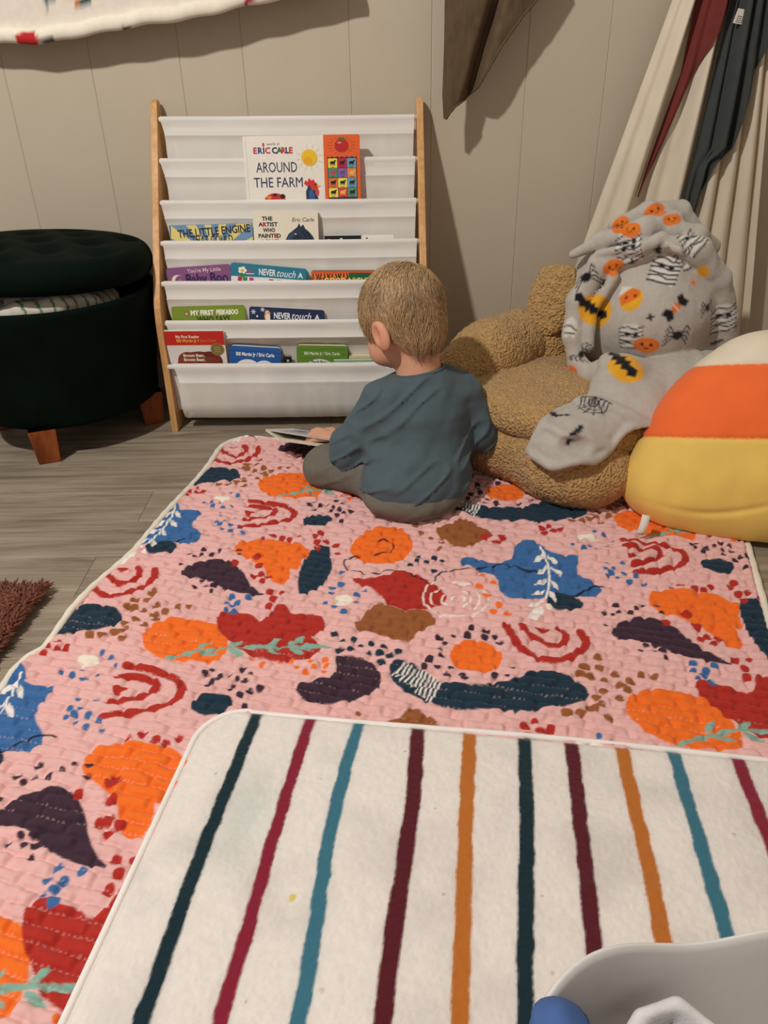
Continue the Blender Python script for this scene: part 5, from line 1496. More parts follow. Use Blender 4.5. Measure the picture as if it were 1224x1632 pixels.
def build_canopy():
    root = empty('play_tent', (0.75, 0.06, 0), 'cream cotton play tent with red and charcoal panels in the corner', 'play tent')
    cream = mat('tent_cream', lin(222, 208, 186), rough=0.95, var=0.06, vscale=40, bump=0.35, bscale=500, spec=0.1, stretch=(1, 1, 0.3))
    og = np.array(root.location)
    zs = np.linspace(1.35, 0.004, 70)
    L = [(0.427, 0.004), (0.535, 0.413), (0.607, 0.68), (0.665, 0.90)]
    Rr = [(1.012, 0.0), (0.991, 0.141), (0.939, 0.512), (0.90, 0.80), (0.88, 0.95)]
    rows = interp_rows(zs, L, Rr)
    def fold(u, z):
        # broad folds on the left, tight pleats on the right
        a = 0.020 * math.cos(u * 19 + 0.5) + 0.009 * math.cos(u * 43 + 2)
        b = 0.036 * abs(math.sin((u - 0.62) * 27)) ** 0.6 - 0.012
        w = float(sstep(np.array(u), 0.52, 0.66))
        return (a * (1 - w) - b * w) * (0.65 + 0.35 * min(1, z / 0.5) if z < 0.5 else 1)
    def depth(u, t, x, z):
        return 0.085 + fold(u, z) - 0.03 * max(0, (0.4 - z)) + 0.003 * vn1(x * 9, 7, z * 5)
    sheet('cream_panel', rows, np.linspace(0, 1, 220), depth, cream, root, origin=og)
    red = mat('tent_red', lin(118, 56, 52), rough=0.95, var=0.08, vscale=40, bump=0.3, bscale=500, spec=0.1)
    gry = mat('tent_charcoal', lin(70, 73, 71), rough=0.95, var=0.10, vscale=40, bump=0.3, bscale=500, spec=0.1)
    def lay(x, z, off):
        xl, xr = [(r[2], r[3]) for r in interp_rows([z], L, Rr)][0]
        return depth((x - xl) / (xr - xl), 0, x, z) - off
    zr_ = np.linspace(1.3, 0.494, 50)
    rws = interp_rows(zr_, [(0.643, 0.494), (0.679, 0.636), (0.708, 0.76), (0.718, 0.898)], [(0.646, 0.494), (0.676, 0.569), (0.706, 0.67), (0.743, 0.782), (0.770, 0.851), (0.778, 0.897)])
    sheet('red_panel', rws, np.linspace(0, 1, 30), lambda u, t, x, z: lay(x, z, 0.012 + 0.010 * math.sin(u * math.pi)), red, root, origin=og)
    zg = np.linspace(1.3, 0.30, 60)
    rws = interp_rows(zg, [(0.700, 0.30), (0.747, 0.477), (0.756, 0.55), (0.767, 0.664), (0.774, 0.846), (0.772, 0.90)], [(0.74, 0.30), (0.788, 0.455), (0.801, 0.531), (0.808, 0.566), (0.845, 0.603), (0.866, 0.769), (0.880, 0.823), (0.876, 0.90)])
    sheet('charcoal_panel', rws, np.linspace(0, 1, 40), lambda u, t, x, z: lay(x, z, 0.020 + 0.012 * math.sin(u * math.pi)) - 0.004 * math.sin(u * 14 + z * 9), gry, root, origin=og)
    # sewn care label
    lx, lz = 0.805, 0.866
    ly = lay(lx, lz, 0.040)
    m = MB().prism([(lx - 0.017 - og[0], lz - 0.012), (lx + 0.014 - og[0], lz - 0.017), (lx + 0.019 - og[0], lz + 0.010), (lx - 0.011 - og[0], lz + 0.015)], 1, ly - og[1], ly - og[1] + 0.0008)
    lb = m.build('care_label', mat('label_white', lin(226, 218, 206), rough=0.7), root)
    lm = MB()
    for k in range(4):
        for i in range(5):
            x0 = lx - 0.011 + i * 0.0052 + k * 0.0008
            z0 = lz - 0.011 + k * 0.0035 - i * 0.0007
            lm.add([(x0 - og[0], ly - og[1] - 0.0003, z0), (x0 + .0036 - og[0], ly - og[1] - 0.0003, z0 - .0005), (x0 + .0038 - og[0], ly - og[1] - 0.0003, z0 + .0012), (x0 + .0002 - og[0], ly - og[1] - 0.0003, z0 + .0017)], [[0, 1, 2, 3]])
    lm.build('label_symbols', mat('label_ink', lin(60, 60, 60)), lb)
build_canopy()

# ================================================================== PLUSH CHAIR
CF = np.array([-0.7071, -0.7071, 0.0])
CR = np.array([0.7071, -0.7071, 0.0])
CO = np.array([0.46, -0.33, 0.0])
def CW(u, v, z):
    return CO + CR * u + CF * v + np.array([0, 0, z])
CM = np.stack([CR, CF, [0, 0, 1.0]], 1)

sherpa = mat('sherpa_tan', lin(186, 148, 96), rough=0.95, var=0.22, vscale=130, bump=1.0, bscale=210, kind='voronoi', sheen=0.15, spec=0.1, bdist=0.007)

def furry(fn, lo, hi, vox, amp=0.0022):
    V, Fq = polygonize(fn, lo, hi, vox)
    N = vnormals(fn, V)
    V = V + N * (amp * (vnoise(V, 140) + 0.7 * vnoise(V, 260, 5)))[:, None]
    return V, Fq

def build_plush_chair():
    root = empty('plush_chair', (0.46, -0.33, 0.013), 'tan sherpa plush animal chair with floppy ear and padded arms', 'chair')
    og = np.array(root.location)
    def part(name, fn, lo, hi, vox=0.006, m=None, amp=0.0022):
        V, Fq = furry(fn, lo, hi, vox, amp)
        V[:, 2] = np.maximum(V[:, 2], 0.0135)
        return make(name, V - og, Fq, m or sherpa, root)
    def base(P):
        d = rbox(P, CW(-0.03, 0.09, 0.080), (0.205, 0.195, 0.078), 0.070, CM)
        d = smin(d, ell(P, CW(0.10, 0.20, 0.075), (0.125, 0.105, 0.085), CM), 0.03)
        d = smin(d, ell(P, CW(-0.105, 0.19, 0.080), (0.120, 0.105, 0.083), CM), 0.02)
        return d + 0.004 * vnoise(P, 14)
    part('base_cushion', base, (0.05, -0.72, 0.0), (0.78, 0.02, 0.20), 0.006)
    def seat(P):
        d = rbox(P, CW(-0.04, 0.10, 0.165), (0.135, 0.185, 0.040), 0.038, CM)
        return d + 0.004 * vnoise(P, 16, 3)
    part('seat_cushion', seat, (0.05, -0.65, 0.10), (0.75, 0.0, 0.23), 0.006)
    def arm_r(P):
        d = chain(P, [CW(0.105, 0.250, 0.128), CW(0.150, 0.08, 0.135), CW(0.165, -0.10, 0.16)], [0.060, 0.064, 0.070], 0.05)
        return d + 0.004 * vnoise(P, 15, 6)
    part('armrest', arm_r, (0.22, -0.72, 0.02), (0.80, -0.18, 0.32), 0.006)
    def arm_l(P):
        d = chain(P, [CW(-0.215, 0.195, 0.180), CW(-0.205, 0.10, 0.205), CW(-0.195, 0.0, 0.220)], [0.068, 0.074, 0.076], 0.05)
        return d + 0.004 * vnoise(P, 15, 9)
    part('armrest', arm_l, (0.02, -0.45, 0.06), (0.48, -0.02, 0.34), 0.006)
    def back(P):
        d = ell(P, CW(-0.02, -0.135, 0.195), (0.17, 0.085, 0.185), CM)
        d = smin(d, ell(P, CW(-0.150, -0.070, 0.205), (0.065, 0.075, 0.100), CM), 0.03)
        d = smin(d, ell(P, (0.585, -0.205, 0.355), (0.12, 0.085, 0.10)), 0.04)
        return d + 0.004 * vnoise(P, 15, 2)
    part('backrest', back, (0.22, -0.52, 0.0), (0.86, 0.10, 0.52), 0.007)
    # floppy ear
    ec = np.array([0.390, -0.220, 0.328])
    ax = np.array([0.22, 0.15, 1.0])
    ax /= np.linalg.norm(ax)
    nn = np.array([-0.55, -0.83, 0.10])
    nn -= ax * (nn @ ax)
    nn /= np.linalg.norm(nn)
    EM = np.stack([np.cross(nn, ax), nn, ax], 1)
    def ear(P):
        q = (P - ec) @ EM
        w = 0.054 + 0.12 * np.clip(0.02 - q[:, 2], -0.08, 0.06) * 0.15
        k = np.sqrt((q[:, 0] / w) ** 2 + (q[:, 1] / 0.017) ** 2 + (np.abs(q[:, 2]) / 0.080) ** 2.8)
        return (k - 1) * 0.016 + 0.002 * vnoise(P, 20)
    part('ear', ear, ec - 0.1, ec + 0.1, 0.004)
    def muz(P):
        return ell(P, (0.425, -0.285, 0.270), (0.022, 0.022, 0.036))
    o = part('muzzle', muz, (0.37, -0.34, 0.20), (0.48, -0.22, 0.34), 0.003, mat('plush_white', lin(228, 220, 208), rough=0.95, var=0.08, vscale=200, bump=0.5, bscale=400, sheen=0.2), 0.0006)
    def tng(P):
        return ell(P, (0.432, -0.305, 0.222), (0.012, 0.014, 0.022))
    o = part('tongue', tng, (0.40, -0.34, 0.18), (0.47, -0.26, 0.26), 0.003, mat('plush_red', lin(190, 62, 48), rough=0.95, var=0.08, sheen=0.2), 0.0004)
build_plush_chair()

# ================================================================== PRINTED FLEECE BLANKET over the chair
#BLANKET_FN
def blanket_fn(P):
    Pw = P + np.stack([0.007 * vnoise(P, 11, 1), 0.007 * vnoise(P, 11, 4), 0.006 * vnoise(P, 11, 8)], -1)
    d = ell(Pw, (0.585, -0.215, 0.310), (0.170, 0.135, 0.190))
    d = smin(d, ell(Pw, (0.715, -0.225, 0.265), (0.072, 0.10, 0.150)), 0.03)
    d = smin(d, ell(Pw, (0.60, -0.285, 0.305), (0.125, 0.105, 0.130)), 0.02)
    # hood-like ring fold
    d = smin(d, chain(Pw, [(0.432, -0.335, 0.200), (0.420, -0.315, 0.270), (0.424, -0.300, 0.345), (0.462, -0.300, 0.415), (0.540, -0.310, 0.452), (0.60, -0.315, 0.462)], [0.018, 0.024, 0.026, 0.024, 0.021, 0.012], 0.01), 0.010)
    d = smin(d, chain(Pw, [(0.585, -0.325, 0.470), (0.655, -0.325, 0.450), (0.712, -0.310, 0.385), (0.752, -0.300, 0.300), (0.772, -0.290, 0.215)], [0.015, 0.026, 0.026, 0.028, 0.030], 0.01), 0.010)
    d = smin(d, chain(Pw, [(0.452, -0.340, 0.250), (0.450, -0.325, 0.330), (0.490, -0.325, 0.400)], [0.012, 0.013, 0.010], 0.01), 0.010)
    d = smin(d, chain(Pw, [(0.432, -0.335, 0.215), (0.448, -0.375, 0.205), (0.475, -0.410, 0.215)], [0.020, 0.020, 0.024], 0.01), 0.010)
    # heap of folds on top
    d = smin(d, chain(Pw, [(0.416, -0.255, 0.430), (0.470, -0.275, 0.460), (0.545, -0.285, 0.486), (0.610, -0.270, 0.500)], [0.010, 0.018, 0.022, 0.020], 0.01), 0.008)
    d = smin(d, chain(Pw, [(0.500, -0.240, 0.485), (0.570, -0.240, 0.510), (0.640, -0.230, 0.512), (0.690, -0.235, 0.460)], [0.012, 0.022, 0.020, 0.016], 0.01), 0.008)
    d = smin(d, chain(Pw, [(0.600, -0.285, 0.487), (0.660, -0.285, 0.470), (0.706, -0.262, 0.438)], [0.018, 0.022, 0.020], 0.01), 0.008)
    d = smin(d, chain(Pw, [(0.455, -0.310, 0.440), (0.530, -0.330, 0.462), (0.575, -0.322, 0.478)], [0.008, 0.012, 0.014], 0.01), 0.006)
    # rolled lower edge
    d = smin(d, chain(Pw, [(0.470, -0.395, 0.215), (0.540, -0.405, 0.213), (0.620, -0.385, 0.205), (0.700, -0.340, 0.205), (0.760, -0.290, 0.195)], [0.026, 0.032, 0.038, 0.040, 0.036], 0.012), 0.008)
    d = smin(d, chain(Pw, [(0.470, -0.42, 0.245), (0.515, -0.45, 0.225), (0.560, -0.45, 0.190)], [0.018, 0.026, 0.024], 0.012), 0.006)
    # flap lying over the right arm, with turned hem and a diagonal fold
    arm = chain(Pw, [CW(0.105, 0.250, 0.128), CW(0.150, 0.08, 0.135), CW(0.165, -0.10, 0.16)], [0.060, 0.064, 0.070], 0.05) - 0.017
    hem = 0.136 + 0.40 * np.clip(Pw[:, 0] - 0.400, 0, 1) + 0.008 * np.sin(Pw[:, 0] * 55) - Pw[:, 2]          # >0 below the hem
    uu = (Pw - CO) @ CR
    side = 0.066 - uu
    cut = np.maximum(hem, side)
    flap = smax(arm, cut, 0.010)
    roll = np.sqrt(arm * arm + np.minimum(hem, 0.02) ** 2) - 0.0095
    roll = np.maximum(roll, side - 0.004)
    roll2 = np.sqrt((arm + 0.002) ** 2 + (side + 0.004) ** 2) - 0.011
    roll2 = np.maximum(roll2, hem - 0.004)
    dia = ((Pw - np.array((0.425, -0.520, 0.195))) @ np.array((0.60, 0.62, 0.505))).astype(np.float32)
    roll3 = np.sqrt((arm - 0.001) ** 2 + dia * dia) - 0.013
    roll3 = np.maximum(roll3, cut - 0.004)
    dia2 = ((Pw - np.array((0.372, -0.570, 0.160))) @ np.array((0.35, 0.25, 0.90))).astype(np.float32)
    roll4 = np.maximum(np.sqrt((arm + 0.001) ** 2 + dia2 * dia2) - 0.008, cut)
    flap = smin(smin(flap, roll, 0.006), roll2, 0.008)
    flap = smin(smin(flap, roll3, 0.012), roll4, 0.012)
    d = smin(d, flap, 0.012)
    d = smin(d, chain(Pw, [(0.505, -0.425, 0.215), (0.470, -0.455, 0.215)], [0.050, 0.040]), 0.02)
    d = smax(d, -ell(P, (0.372, -0.657, 0.170), (0.058, 0.024, 0.020)), 0.007)          # mouth of the turned-up hem
    d = smax(d, -chain(P, [(0.520, -0.405, 0.330), (0.585, -0.415, 0.285), (0.660, -0.395, 0.262)], [0.004, 0.010, 0.004]), 0.012)
    return d + 0.0012 * vnoise(P, 55, 3) + 0.0022 * np.abs(vnoise(Pw * np.array([1.0, 1.0, 0.5], np.float32), 24, 15))
#END
MOTIFS=[
 ('mummy',(0.590,-0.336,0.415),0.065,-15),
 ('mummy',(0.735,-0.327,0.307),0.062,10),
 ('mummy',(0.530,-0.365,0.282),0.056,5),
 ('mummy',(0.511,-0.332,0.452),0.056,20),
 ('mummy',(0.635,-0.337,0.476),0.056,35),
 ('corn',(0.522,-0.349,0.360),0.053,20),
 ('moonbat',(0.447,-0.332,0.339),0.062,-25),
 ('moonbat',(0.495,-0.457,0.259),0.077,-65),
 ('candy',(0.610,-0.379,0.348),0.050,40),
 ('plus',(0.560,-0.380,0.329),0.013,20),
 ('plus',(0.570,-0.328,0.455),0.015,0),
 ('plus',(0.524,-0.326,0.429),0.013,30),
 ('spider',(0.686,-0.354,0.341),0.037,0),
 ('spider',(0.620,-0.387,0.294),0.050,0),
 ('spider',(0.433,-0.311,0.399),0.050,30),
 ('spider',(0.435,-0.342,0.241),0.037,40),
 ('pumpkin',(0.561,-0.378,0.268),0.053,0),
 ('pumpkin',(0.421,-0.350,0.200),0.045,0),
 ('pumpkin',(0.486,-0.322,0.419),0.043,20),
 ('pumpkin',(0.518,-0.296,0.489),0.043,0),
 ('pumpkin',(0.510,-0.251,0.491),0.037,40),
 ('pumpkin',(0.603,-0.293,0.506),0.037,15),
 ('pumpkin',(0.577,-0.263,0.519),0.043,20),
 ('web',(0.410,-0.551,0.206),0.062,0),
 ('bat',(0.340,-0.571,0.197),0.043,80),
 ('bat',(0.367,-0.628,0.189),0.037,10),
 ('bat',(0.417,-0.206,0.320),0.030,50),
 ('bat',(0.734,-0.321,0.253),0.025,20),
 ('yellow',(0.668,-0.339,0.410),0.033,20),
 ('ghost',(0.408,-0.327,0.295),0.045,0),
 ('star',(0.650,-0.345,0.390),0.013,0),
]

def build_blanket():
    lo, hi = (0.26, -0.67, 0.08), (0.83, -0.05, 0.56)
    V, Fq = polygonize(blanket_fn, lo, hi, 0.0036)
    N = vnormals(blanket_fn, V)
    C = np.tile(np.array(lin(186, 178, 168), np.float32), (len(V), 1))
    C *= (1 + 0.05 * vnoise(V, 30))[:, None]
    K, OR_, YE, WH = lin(26, 24, 30), lin(226, 116, 40), lin(232, 170, 44), lin(222, 216, 208)
    def local(c, s, a):
        c = np.array(c, np.float32)
        sel = np.where(((V - c) ** 2).sum(1) < (s * 1.5) ** 2)[0]
        n = vnormals(blanket_fn, c[None])[0]
        sel = sel[N[sel] @ n > 0.0]
        up = np.array([0, 0, 1.0]) - n * n[2]
        up /= np.linalg.norm(up)
        rt = np.cross(up, n)
        q = V[sel] - c
        x, y = q @ rt, q @ up
        ca, sa = math.cos(R(a)), math.sin(R(a))
        P2 = np.stack([(x * ca + y * sa), (-x * sa + y * ca)], 1) / s      # unit motif space
        return sel, P2.astype(np.float32)
    def pp(sel, P2, pts, c, soft=0.03):
        s_ = C[sel].copy()
        paint(s_, None, sd_poly(P2, pts), c, soft)
        C[sel] = s_
    def pl(sel, P2, pts, w, c, soft=0.03):
        s_ = C[sel].copy()
        paint(s_, None, sd_line(P2, pts, w), c, soft)
        C[sel] = s_
    def circ(x, y, rx, ry=None, n=16):
        ry = ry or rx
        return [(x + rx * math.cos(t), y + ry * math.sin(t)) for t in np.linspace(0, 2 * math.pi, n + 1)[:-1]]
    BAT = [(-.6, .05), (-.45, .2), (-.2, .1), (-.1, .22), (-.05, .12), (.05, .12), (.1, .22), (.2, .1), (.45, .2), (.6, .05), (.45, -.12), (.33, -.05), (.22, -.18), (.1, -.08), (0, -.22), (-.1, -.08), (-.22, -.18), (-.33, -.05), (-.45, -.12)]
    for kind, c, s, a in MOTIFS:
        sel, P2 = local(c, s, a)
        if not len(sel):
            continue
        f = 0.0022 / s
        if kind == 'mummy':
            pp(sel, P2, [(-.38, -.45), (-.42, .3), (-.25, .5), (.2, .52), (.42, .3), (.38, -.5), (.1, -.42)], WH, f)
            for k in range(6):
                y_ = .36 - .155 * k
                pl(sel, P2, [(-.44, y_ - .03), (-.12, y_ + .05 * (-1) ** k), (.15, y_ - .04), (.43, y_ + .06)], .06, K, f * .8)
            for ex in (-.15, .17):
                pp(sel, P2, circ(ex, .12, .09), K, f)
        elif kind == 'corn':
            pp(sel, P2, [(-.45, .25), (-.25, .55), (.1, .45), (.05, .15)], WH, f)
            pp(sel, P2, [(-.42, .12), (-.2, .28), (.1, .4), (.45, .25), (.5, -.05), (.3, -.4), (-.1, -.5), (-.4, -.25)], YE, f)
            pp(sel, P2, [(-.42, .12), (-.2, .28), (.1, .42), (.42, .25), (.35, 0), (0, -.12), (-.38, -.2)], OR_, f)
            for ex in (-.15, .2):
                pp(sel, P2, circ(ex, .08, .055), K, f * .8)
        elif kind == 'moonbat':
            pp(sel, P2, circ(.1, .0, .48, .52), YE, f)
            pp(sel, P2, [(x * .95 - .1, y * 1.1 - .02) for x, y in BAT], K, f)
        elif kind == 'bat':
            pp(sel, P2, BAT, K, f)
        elif kind == 'candy':
            pp(sel, P2, circ(0, 0, .22, .2), OR_, f)
            pl(sel, P2, [(0, -.2), (0, .2)], .06, WH, f)
            for sg in (-1, 1):
                pp(sel, P2, [(sg * .18, .0), (sg * .35, .28), (sg * .62, .22), (sg * .55, 0), (sg * .62, -.22), (sg * .35, -.28)], K, f)
        elif kind == 'plus':
            pl(sel, P2, [(-.5, 0), (.5, 0)], .34, K, f)
            pl(sel, P2, [(0, -.5), (0, .5)], .34, K, f)
        elif kind == 'star':
            pl(sel, P2, [(-.5, 0), (.5, 0)], .3, OR_, f)
            pl(sel, P2, [(0, -.5), (0, .5)], .3, OR_, f)
        elif kind == 'spider':
            pp(sel, P2, circ(0, -.05, .22, .2), K, f)
            for sg in (-1, 1):
                for k in range(4):
                    b_ = .35 - .22 * k
                    pl(sel, P2, [(sg * .1, -.02), (sg * .38, b_), (sg * .52, b_ - .2)], .055, K, f * .7)
        elif kind == 'pumpkin':
            pp(sel, P2, circ(0, 0, .52, .36), OR_, f)
            pp(sel, P2, circ(.1, -.05, .3, .25), (OR_[0] * 1.05, OR_[1] * 1.15, OR_[2]), f)
            for ex in (-.17, .17):
                pp(sel, P2, circ(ex, .04, .07), K, f * .8)
            pl(sel, P2, [(-.08, -.1), (0, -.15), (.08, -.1)], .05, K, f * .8)
        elif kind == 'web':
            for k in range(7):
                t = math.pi * k / 6
                pl(sel, P2, [(0, .28), (.55 * math.cos(t), .28 - .72 * math.sin(t))], .045, K, f * .7)
            for r_ in (.25, .45, .62):
                pts = []
                for k in range(7):
                    t = math.pi * k / 6
                    pts.append((r_ * .8 * math.cos(t), .28 - r_ * math.sin(t)))
                pl(sel, P2, pts, .045, K, f * .7)
        elif kind == 'yellow':
            pp(sel, P2, circ(0, 0, .35, .5), YE, f)
        elif kind == 'ghost':
            pp(sel, P2, [(-.3, -.5), (-.3, .3), (0, .5), (.3, .3), (.3, -.5), (.1, -.35), (-.1, -.5)], WH, f)
            pl(sel, P2, [(-.3, 0), (0, .1), (.3, -.1)], .07, K, f)
            pl(sel, P2, [(-.25, -.3), (.25, -.25)], .07, K, f)
    V = V + N * (0.0005 * vnoise(V, 320))[:, None]
    og = np.array([0.55, -0.3, 0.19])
    o = make('throw_blanket', V - og, Fq, mat('fleece_grey', attr=True, rough=0.95, var=0.06, vscale=120, bump=0.5, bscale=900, sheen=0.25, spec=0.1), None, True, C)
    o.location = og
    tag(o, 'grey fleece blanket printed with bats and pumpkins, heaped over the plush chair', 'blanket')
build_blanket()

# ================================================================== SWEET-SHAPED PILLOW
def build_pillow():
    base = np.array([0.722, -0.695, 0.010])
    ez = np.array([0.02, 0.40, 0.92])
    ez /= np.linalg.norm(ez)
    ex = np.array([0.93, -0.30, 0.0])
    ex -= ez * (ex @ ez)
    ex /= np.linalg.norm(ex)
    ey = np.cross(ez, ex)
    M = np.stack([ex, ey, ez], 1).astype(np.float32)
    def loc(P):
        return (P - base.astype(np.float32)) @ M
    def fn(P):
        q = loc(P)
        x, y, h = q[:, 0], q[:, 1], q[:, 2]
        hn = np.clip(h / 0.38, 0, 1)
        w = 0.272 * (1 - 0.60 * hn ** 1.6)
        t = 0.128 * (1 - 0.35 * hn ** 2)
        e = (np.abs(x / w) ** 2.5 + np.abs(y / t) ** 2.3 + np.abs((h - 0.168) / 0.205) ** 3.0) ** (1 / 2.6)
        d = (e - 1) * 0.11
        # crease near the bottom seam and soft dents
        d = d + 0.003 * np.exp(-((h - 0.055 - 0.02 * np.sin(x * 14)) / 0.006) ** 2) * (y < 0) * np.exp(-((x + 0.07) / 0.09) ** 2)
        d = d + 0.0022 * np.exp(-((h - 0.172) / 0.004) ** 2) + 0.0022 * np.exp(-((h - 0.305) / 0.004) ** 2)
        d = d + 0.0035 * vnoise(P, 13, 4) + 0.002 * vnoise(P * np.array([1, 1, 0.5], np.float32), 34, 7) * np.exp(-((h - 0.07) / 0.05) ** 2)
        return smax(d, 0.012 - P[:, 2], 0.01)
    V, Fq = polygonize(fn, base + (-0.36, -0.28, -0.005), base + (0.36, 0.40, 0.42), 0.0042)
    q = loc(V.astype(np.float32))
    h = q[:, 2] + 0.0006 * vnoise(V, 60) + 0.010 * (q[:, 0] + 0.1)
    root = empty('candy_corn_pillow', (float(base[0]), float(base[1]), 0.012), 'plump pillow in yellow, orange and white bands, leaning on the plush chair', 'pillow')
    og = np.array(root.location)
    fab = mat('pillow_plush', attr=True, rough=0.85, var=0.05, vscale=25, bump=0.25, bscale=900, sheen=0.15, spec=0.15)
    C = np.tile(np.array(lin(234, 196, 100), np.float32), (len(V), 1))
    m1, m2 = sstep(h, 0.1705, 0.1735), sstep(h, 0.3035, 0.3065)
    C += m1[:, None] * (np.array(lin(244, 112, 54), np.float32) - C)
    C += m2[:, None] * (np.array(lin(226, 212, 188), np.float32) - C)
    make('banded_cushion', V - og, Fq, fab, root, True, C)
    # sewn tag at the lower left
    t0 = np.array([0.487, -0.725, 0.045])
    m = MB()
    Vt = []
    for k in range(7):
        t = k / 6
        c = t0 + np.array([-0.004 - 0.010 * t, -0.012 - 0.010 * math.sin(t * 2), 0.022 - 0.036 * t])
        Vt += [c + np.array([-0.0065, 0.003, 0.0]), c + np.array([0.0065, -0.003, 0.0])]
    m.add([v - og for v in Vt], [[2 * k, 2 * k + 1, 2 * k + 3, 2 * k + 2] for k in range(6)])
    o = m.build('fabric_tag', mat('label_white', lin(226, 218, 206), rough=0.7), root, True)
    md = o.modifiers.new('thickness', 'SOLIDIFY')
    md.thickness = 0.0008
build_pillow()

# ================================================================== LAUNDRY TUB (bottom right corner)
def build_tub():
    cx, cy = 0.262, -1.802
    hx, hy, rc = 0.190, 0.155, 0.095
    root = empty('plastic_tub', (cx, cy, 0.026), 'white plastic tub with a wavy rim, close to the camera', 'tub')
    n = 160
    def outline(sc, k):
        a = 2 * math.pi * k / n
        # rounded rectangle by angle (superellipse)
        c_, s_ = math.cos(a), math.sin(a)
        r = (abs(c_ / hx) ** 3.4 + abs(s_ / hy) ** 3.4) ** (-1 / 3.4)
        return r * sc * c_, r * sc * s_, a
    def rim(a):
        return 0.007 * math.cos(8 * (a - R(88)))
    rows = [(0.80, 0.004, 0), (0.86, 0.006, 0), (0.90, 0.10, .2), (0.97, 0.235, 1), (0.992, 0.248, 1), (1.0, 0.252, 1), (1.004, 0.2505, 1), (1.002, 0.246, 1), (0.985, 0.236, 1), (0.92, 0.10, .2), (0.87, 0.0, 0)]
    V = []
    inner = [(0.0, 0.008, 0), (0.80, 0.008, 0), (0.865, 0.014, 0), (0.885, 0.10, .2), (0.955, 0.235, 1), (0.978, 0.249, 1), (0.990, 0.2545, 1), (1.003, 0.2550, 1), (1.010, 0.2515, 1), (1.006, 0.246, 1), (0.985, 0.232, 1), (0.905, 0.10, .2), (0.88, 0.004, 0), (0.86, 0.0, 0), (0.0, 0.0, 0)]
    for sc, z, wv in inner:
        for k in range(n):
            x, y, a = outline(sc, k)
            V.append((x, y, z + wv * rim(a)))
    make('tub_shell', V, grid_faces(len(inner), n, True), mat('tub_white', lin(212, 206, 201), rough=0.35, var=0.02, spec=0.5), root)
    def lump(name, label, fn, lo, hi, colf, vox=0.004):
        Vv, Fq = polygonize(fn, lo, hi, vox)
        og = np.array([(lo[0] + hi[0]) / 2, (lo[1] + hi[1]) / 2, lo[2]])
        C = colf(Vv)
        o = make(name, Vv - og, Fq, mat('jersey_print', attr=True, rough=0.9, var=0.06, vscale=90, bump=0.3, bscale=900), None, True, C)
        o.location = og
        tag(o, label, 'clothes', 'clothes in the tub')
    def blue(P):
        Pw = P + 0.006 * np.stack([vnoise(P, 26, 1), vnoise(P, 26, 4), vnoise(P, 26, 7)], -1)
        d = ell(Pw, (0.108, -1.715, 0.235), (0.036, 0.034, 0.036))
        d = smin(d, chain(Pw, [(0.086, -1.690, 0.262), (0.102, -1.700, 0.280), (0.108, -1.74, 0.275)], [0.010, 0.014, 0.016]), 0.015)
        return d + 0.010 * np.abs(vnoise(P * np.array([1.0, 0.5, 1.0], np.float32), 34, 2)) - 0.003
    lump('blue_garment', 'crumpled denim-blue garment at the left inside the tub', blue, (0.04, -1.78, 0.18), (0.17, -1.66, 0.31), lambda Vv: np.tile(np.array(lin(70, 98, 150), np.float32), (len(Vv), 1)))
    def wht(P):
        Pw = P + 0.005 * np.stack([vnoise(P, 20, 11), vnoise(P, 20, 14), vnoise(P, 20, 17)], -1)
        d = ell(Pw, (0.188, -1.715, 0.212), (0.040, 0.040, 0.035))
        d = smin(d, chain(Pw, [(0.150, -1.705, 0.232), (0.168, -1.682, 0.243), (0.192, -1.676, 0.244), (0.212, -1.692, 0.236), (0.216, -1.72, 0.23)], [0.007, 0.008, 0.008, 0.008, 0.007]), 0.010)
        d = d + 0.005 * np.abs(vnoise(P, 30, 9)) - 0.002
        return smax(d, -ell(P, (0.185, -1.702, 0.250), (0.026, 0.020, 0.016)), 0.008)
    def wc(Vv):
        C = np.tile(np.array(lin(216, 210, 208), np.float32), (len(Vv), 1))
        nv = ell(Vv.astype(np.float32), (0.185, -1.706, 0.240), (0.028, 0.023, 0.022)) < 0
        C[nv] = lin(34, 38, 66)
        return C
    lump('white_garment', 'white cotton garment with navy lining lying in the tub', wht, (0.13, -1.77, 0.17), (0.25, -1.65, 0.27), wc, 0.003)
build_tub()

# ================================================================== CHILD SITTING WITH A BOOK
def nrm(v):
    v = np.array(v, float)
    return v / np.linalg.norm(v)

FB = nrm((-0.45, 0.89, 0))                 # body faces away, to the left
RB = np.array([FB[1], -FB[0], 0])          # child's right
BM = np.stack([RB, FB, [0, 0, 1]], 1)
HC = np.array([0.040, -0.462, 0.366])      # head centre
_y, _p = R(45), R(29)
HF = np.array([-math.sin(_y) * math.cos(_p), math.cos(_y) * math.cos(_p), -math.sin(_p)])
HR = np.array([math.cos(_y), math.sin(_y), 0])
HU = np.cross(HR, HF)
HM = np.stack([HR, HF, HU], 1)
def HW(x, y, z):
    return HC + HR * x + HF * y + HU * z

L_SH, L_EL, L_WR = (0.010, -0.532, 0.214), (-0.064, -0.522, 0.108), (-0.088, -0.428, 0.094)
R_SH, R_EL, R_WR = (0.160, -0.466, 0.196), (0.196, -0.486, 0.128), (0.108, -0.395, 0.100)
L_HIP, L_KN, L_AN = (0.010, -0.560, 0.064), (-0.124, -0.474, 0.045), (-0.030, -0.345, 0.034)
R_HIP, R_KN, R_AN = (0.125, -0.505, 0.064), (0.105, -0.330, 0.072), (-0.075, -0.335, 0.032)

